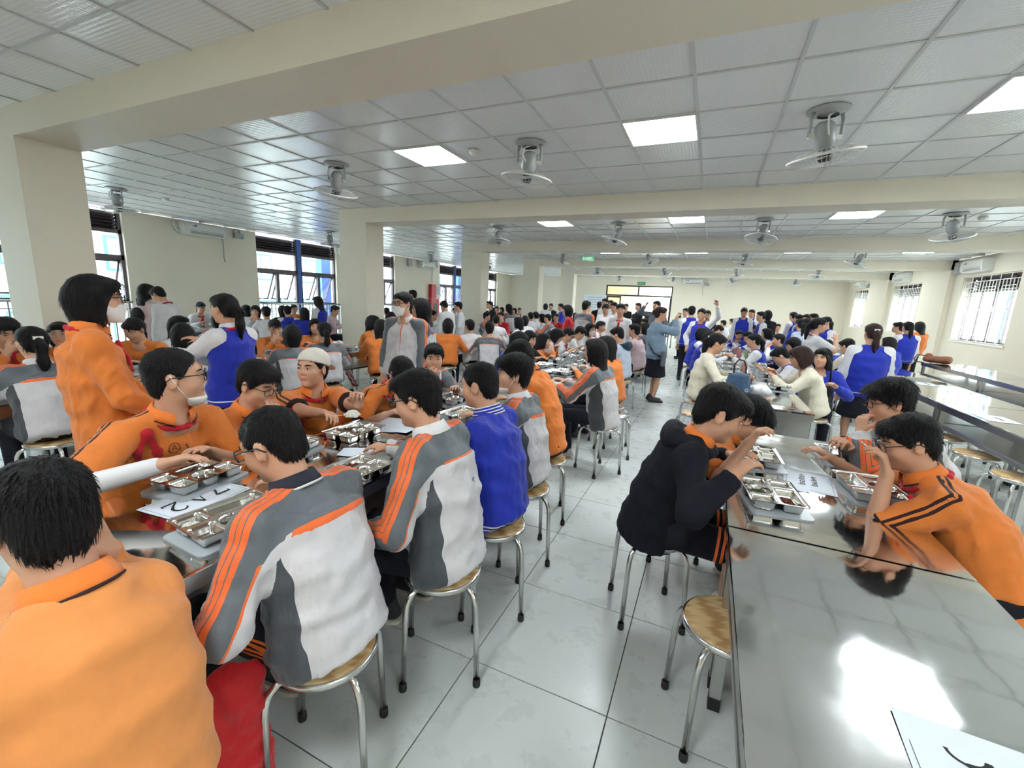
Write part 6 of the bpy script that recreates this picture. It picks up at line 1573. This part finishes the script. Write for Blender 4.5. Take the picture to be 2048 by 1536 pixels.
('F5', 1838, 653, 'd', 10.2, 30, 'long', 'orange', 'standing long-haired girl in orange by the right wall', dict()),
]
INFO = {}
BASES = [np.array(q, float) for q in ((-2.26, .98), (-2.42, 1.52), (-2.42, 1.92), (-2.44, 2.42), (-2.40, 2.92), (-.88, .3), (-1, .88), (-.9, 1.4), (-.88, 1.84), (-.92, 2.32), (-.98, 2.86), (-.14, 2.14), (-.1, 2.8), (1.09, 2.16), (1.2, 2.92))]
for (key, px, py, mode, val, face, hair, top, label, ex) in ROWS:
    lean = .12 if mode == 's' else 0.0
    if ex.get('pitch', 0) > 20: lean += .08 if mode == 's' else .12
    best = None
    for dv in (0, .012, -.012, .025, -.025, .04, -.04, .055, -.055, .07, -.07, .09, -.09):
        H = atz(px, py, val + dv) if mode == 's' else atd(px, py, val * (1 + dv * 2.2)); bs = (H - dirv(face) * lean)[:2]
        bad = sum(max(0, .44 - np.hypot(*(bs - o))) for o in BASES) * 2 + abs(dv) * .5
        for cx, y0, y1 in TABLES:
            ox = .36 + .13 - abs(bs[0] - cx); oy = min(bs[1] - y0, y1 - bs[1]) + .13
            if ox > 0 and oy > 0: bad += min(ox, oy) * 2.5
        for by in BEAM_Y:
            ox = min(bs[0] - PX0, PX1 - bs[0]) + .22; oy = min(bs[1] - by, by + BW - bs[1]) + .22
            if ox > 0 and oy > 0: bad += 3 * min(ox, oy)
        if best is None or bad < best[0] - 1e-6: best = (bad, H)
    H = best[1]; BASES.append((H - dirv(face) * lean)[:2])
    dep = depth_of(H); lod = 0 if dep < 2.6 else 1 if dep < 9.3 else 2
    kw = dict(hair=hair, top=top, lod=lod, seated=(mode == 's')); kw.update(ex)
    base = H - dirv(face) * lean
    kw.setdefault('feet', dep < 7)
    INFO[key] = person(key, label, (base[0], base[1]), face, H, **kw); INFO[key]['base'] = base
    if mode == 's':
        stool(base[0], base[1], random.random(), 'round wooden stool under the %s' % ' '.join(label.split()[:9]).rstrip(','), 'stools in use', dep > 6)

# ------------------------------------------------------------------ trays on the busier tables behind
def fill(cx, ys, who, side=.2, lid=True):
    for i, y in enumerate(ys):
        for s in (-1, 1):
            wh = '%s steel tray, %s side, %s table' % (ORD[len(ys) - 1 - i], 'aisle' if (s > 0) == (cx < 0) else 'other', who)
            fd = [(('A', 'rice_portion'), ('D', 'greens_portion')), (('B', 'meat_portion'), ('C', 'side_dish')), (('A', 'rice_portion'), ('B', 'meat_portion'), ('D', 'soup_portion'))][(i + (s > 0)) % 3]
            tray(cx + s * side, y + .09 * s + random.uniform(-.04, .04), s * H90 + random.uniform(-.15, .15), wh, lid=lid, food=fd, lo=True, group='trays on busier tables')
fill(T1, (4.62, 5.12, 5.62), 'long-haired sports jacket girl'); fill(T1, (6.2, 6.7, 7.2), 'boy in pale hooded shirt')
fill(T2, (5.2,), 'cream sweater woman', .22); fill(T2, (6.1, 6.65, 7.1), 'ponytail girl at the bottles'); fill(T0, (.75, 1.4), 'girl with clear glasses'); fill(T0, (2.3, 3.0), 'girl looking down'); fill(T0, (3.9, 4.6), 'high ponytail girl')
fill(T2, (8.6, 9.2), 'distant central group'); fill(T1, (8.8, 9.4), 'distant middle group'); fill(T0, (6.6, 7.2), 'bob girl in orange')

# ------------------------------------------------------------------ things held, bags, bottles
def sdf_obj(name, f, res, mat, label, cat, loc=None, group=None, wr=.0, seed=3):
    V, Q = f.mesh(res, it=1)
    if wr: V = wrinkle(V, Q, wr, seed, (1, 1, 1), 22)
    o = link_mesh(name, mesh_from(name, V, Q), mat)
    if loc is not None: o.location = tuple(loc)
    if label: tag(o, label, cat, group)
    return o
W3 = P3['toworld']; hl = P3['W'][-1]
b0 = W3(hl + np.array([-.005, .05, .075])); tip = np.array(atd(696, 744, depth_of(b0) + .03)); f = Fld(); dv = tip - b0
f.cone(b0 - dv * .25, .0016, tip, .0016, .004)
for k in range(7):
    c = b0 + dv * (.45 + .085 * k); f.ell(c, np.array((.017, .015, .014)) * (1 + .2 * math.sin(k * 2.3)), .008)
sdf_obj('meat_skewer', f, .0035, plain('dark_grilled_meat', srgb(66, 26, 18), .35), 'dark grilled meat skewer held up by the boy in white cap', 'skewer', None, None, .002)
hr = P3['W'][1]; a = W3(hr + np.array([-.0, .10, .0])); sp_ = np.array(atz(705, 830, .88)); spoon(tuple(sp_), tuple(sp_ * 2 - a), 'steel spoon loaded with rice held by the boy in white cap')
tag(link_mesh('rice_portion', FOOD['rice_portion'], None, None, tuple(sp_ + np.array([0, 0, -.004]))), 'heap of rice on the spoon of the boy in white cap', 'rice')
a = R1['toworld'](R1['W'][1] + np.array([0, .08, -.01])); q = np.array(atz(1505, 963, .815)); d = unit(q - a); spoon(tuple(q), tuple(q + d * .05), 'steel spoon dipped in the tray by the boy in navy jacket')
q = np.array(atz(1683, 915, .81)); d = unit(np.array([.02, -.12, -.16])); spoon(tuple(q), tuple(q + d * .05), 'steel spoon held upright over a tray by the tousled boy')
q = np.array(atz(1768, 925, .95)); spoon(tuple(q), tuple(q + np.array([.04, .0, -.03])), 'steel spoon lifted by the striped polo boy')
q = np.array(atz(400, 935, .80)); spoon(tuple(q), tuple(q + np.array([.05, .0, -.05])), 'steel spoon in the tray of the lowered mask boy')
# phone of the photographer
q = INFO['D14']; ph = q['toworld']((0, .285, 1.43)); tag(MB().box((0, 0, 0), (.15, .012, .08)).build('mobile_phone', M_DARKP, None, tuple(ph), (0, 0, math.radians(-72))), 'dark mobile phone held up by the woman in denim', 'phone')
# blue lunch bag
bp = atz(1472, 792, TZ); f = Fld(); f.tor((0, 0, .05), (0, 0, .19), np.array([1.0, 0, 0]), (.125, .085), (.10, .055), .04, .03); f.plane((0, 0, .0), (0, 0, -1))
bag = sdf_obj('lunch_bag', f, .008, fabric('slate_blue_cloth', srgb(62, 88, 116), (), .8, .3), 'slate blue lunch bag with a round logo and black handle', 'bag', (bp[0], bp[1], TZ), None, .003)
bag.rotation_euler = (0, 0, .35)
MB().tube([(-.05, -.0, .22), (-.055, 0, .30), (-.02, 0, .35), (.03, 0, .34), (.055, 0, .28), (.06, 0, .2)], .008, 8).build('bag_handle', M_RUB, bag)
MB().tube([(.045 + .014 * math.cos(k * .5236), -.093, .075 + .014 * math.sin(k * .5236)) for k in range(12)], .0035, 5, 0, False, True).build('logo_ring', M_PAPER, bag)
MB().tube([(-.1, -.0, .215), (.1, 0, .215)], .005, 6).build('zip', M_RUB, bag)
bp2 = bp + np.array([.2, .08, 0]); f = Fld(); f.ell((0, 0, .06), (.1, .07, .065), .02); f.plane((0, 0, 0), (0, 0, -1)); sdf_obj('plastic_bag', f, .01, plain('white_plastic_bag', srgb(226, 228, 232), .4), 'white plastic bag behind the slate blue lunch bag', 'bag', (bp2[0], bp2[1], TZ), None, .008)
# brown shoulder bag on the wall table
bp = atz(1872, 727, TZ); f = Fld(); f.tor((-.15, 0, .07), (.16, 0, .075), np.array([0, 1.0, 0]), (.10, .06), (.09, .075), .05, .03); f.ell((-.12, 0, .13), (.06, .05, .05), .03); f.plane((0, 0, 0), (0, 0, -1))
bag = sdf_obj('shoulder_bag', f, .012, fabric('brown_leather', srgb(140, 86, 62), (), .5, .4), 'brown leather shoulder bag lying on the table near the right wall', 'bag', (bp[0], bp[1], TZ), None, .006)
bag.rotation_euler = (0, 0, -.5); MB().tube([(-.16, -.02, .12), (-.26, -.05, .14), (-.30, -.08, .06), (-.27, -.1, .006), (-.15, -.12, .006)], .01, 8).build('bag_strap', plain('dark_brown_strap', srgb(70, 48, 40), .5), bag)
# red bag hanging beside the near boy
f = Fld(); f.tor((0, 0, .10), (.02, .02, .46), np.array([.5, .86, 0]), (.12, .07), (.08, .05), .06, .04); f.plane((0, 0, .003), (0, 0, -1))
bq = atz(412, 1450, .30); rb = sdf_obj('red_bag', f, .011, fabric('red_bag_cloth', srgb(206, 30, 36), (), .6, .6), 'bright red cloth bag slumped on the floor beside the near boy', 'bag', (-1.13, .63, 0), None, .012)
MB().tube([(.0, -.05, .46), (.03, -.09, .42), (.05, -.10, .34)], .006, 6).build('bag_cord', M_RUB, rb)
# backpack, shoulder bag of the brown-bob woman, photographer's strap bag
i6 = INFO['L6']; p_ = i6['toworld']((0, -.17, 1.08)); f = Fld(); f.ell((0, 0, 0), (.11, .06, .13), .02); f.ell((0, -.03, -.05), (.08, .05, .07), .02)
o = sdf_obj('backpack', f, .016, fabric('black_bag_cloth', srgb(30, 30, 34)), 'small black backpack on the standing girl in pink', 'backpack', tuple(p_), None, .003); o.rotation_euler = (0, 0, math.radians(10))
for s in (-1, 1): MB().tube([(s * .05, .05, .10), (s * .08, .07, .24), (s * .085, .16, .27)], .012, 6).build('shoulder_strap', M_RUB, o)
i3 = INFO['E3']; p_ = i3['toworld']((.24, -.18, .62)); f = Fld(); f.tor((0, 0, -.14), (0, 0, .12), np.array([1.0, 0, 0]), (.11, .06), (.08, .03), .04, .03)
o = sdf_obj('handbag', f, .014, plain('black_leather', srgb(34, 33, 38), .4), 'black leather handbag hanging from the brown bob woman', 'handbag', tuple(p_), None, .006); o.rotation_euler = (0, 0, math.radians(92))
MB().tube([(0, 0, .12), (-.05, .02, .26), (-.14, .06, .42), (-.2, .12, .50)], .012, 6).build('bag_strap', M_RUB, o)
i14 = INFO['D14']; pts = [i14['toworld'](p) for p in ((-.16, -.02, 1.18), (-.05, -.135, 1.12), (.08, -.16, .98), (.20, -.10, .84), (.24, .02, .78))]
o = MB().tube(pts, .013, 6).build('crossbody_strap', M_RUB); tag(o, 'black crossbody strap over the denim jacket', 'strap')
f = Fld(); f.tor((0, 0, -.10), (0, 0, .1), np.array([0, 1.0, 0]), (.10, .04), (.09, .035), .03, .03); p_ = i14['toworld']((.26, .05, .76)); sdf_obj('handbag', f, .014, plain('grey_leather', srgb(96, 98, 104), .5), 'grey handbag at the hip of the woman in denim', 'handbag', tuple(p_), None, .003)
# drink bottles
def bottle(px, py, col, label, h=.2):
    p = atz(px, py, TZ); e = empty('drink_bottle', (p[0], p[1], TZ)); tag(e, label, 'bottle', 'drink bottles')
    t = plain('bottle_%s' % label[:6], col, .2); MB().lathe([(0, 0), (.032, 0), (.035, .01), (.035, h * .65), (.028, h * .78), (.014, h * .88), (.014, h * .95), (0, h * .95)], 14).build('bottle_body', t, e)
    MB().lathe([(0, h * 1.02), (.017, h * 1.02), (.018, h * .92), (0, h * .92)], 12).build('bottle_cap', M_PAPER, e)
bottle(1482, 738, srgb(206, 214, 210), 'clear plastic bottle on the central table'); bottle(1490, 722, srgb(150, 170, 120), 'greenish drink bottle on the central table'); bottle(1476, 722, srgb(170, 110, 110), 'pinkish drink bottle on the central table', .22); bottle(1487, 748, srgb(186, 130, 120), 'rosy drink bottle by the stack of trays', .18)
print('PEOPLE_TRI', PEOPLE_TRI)
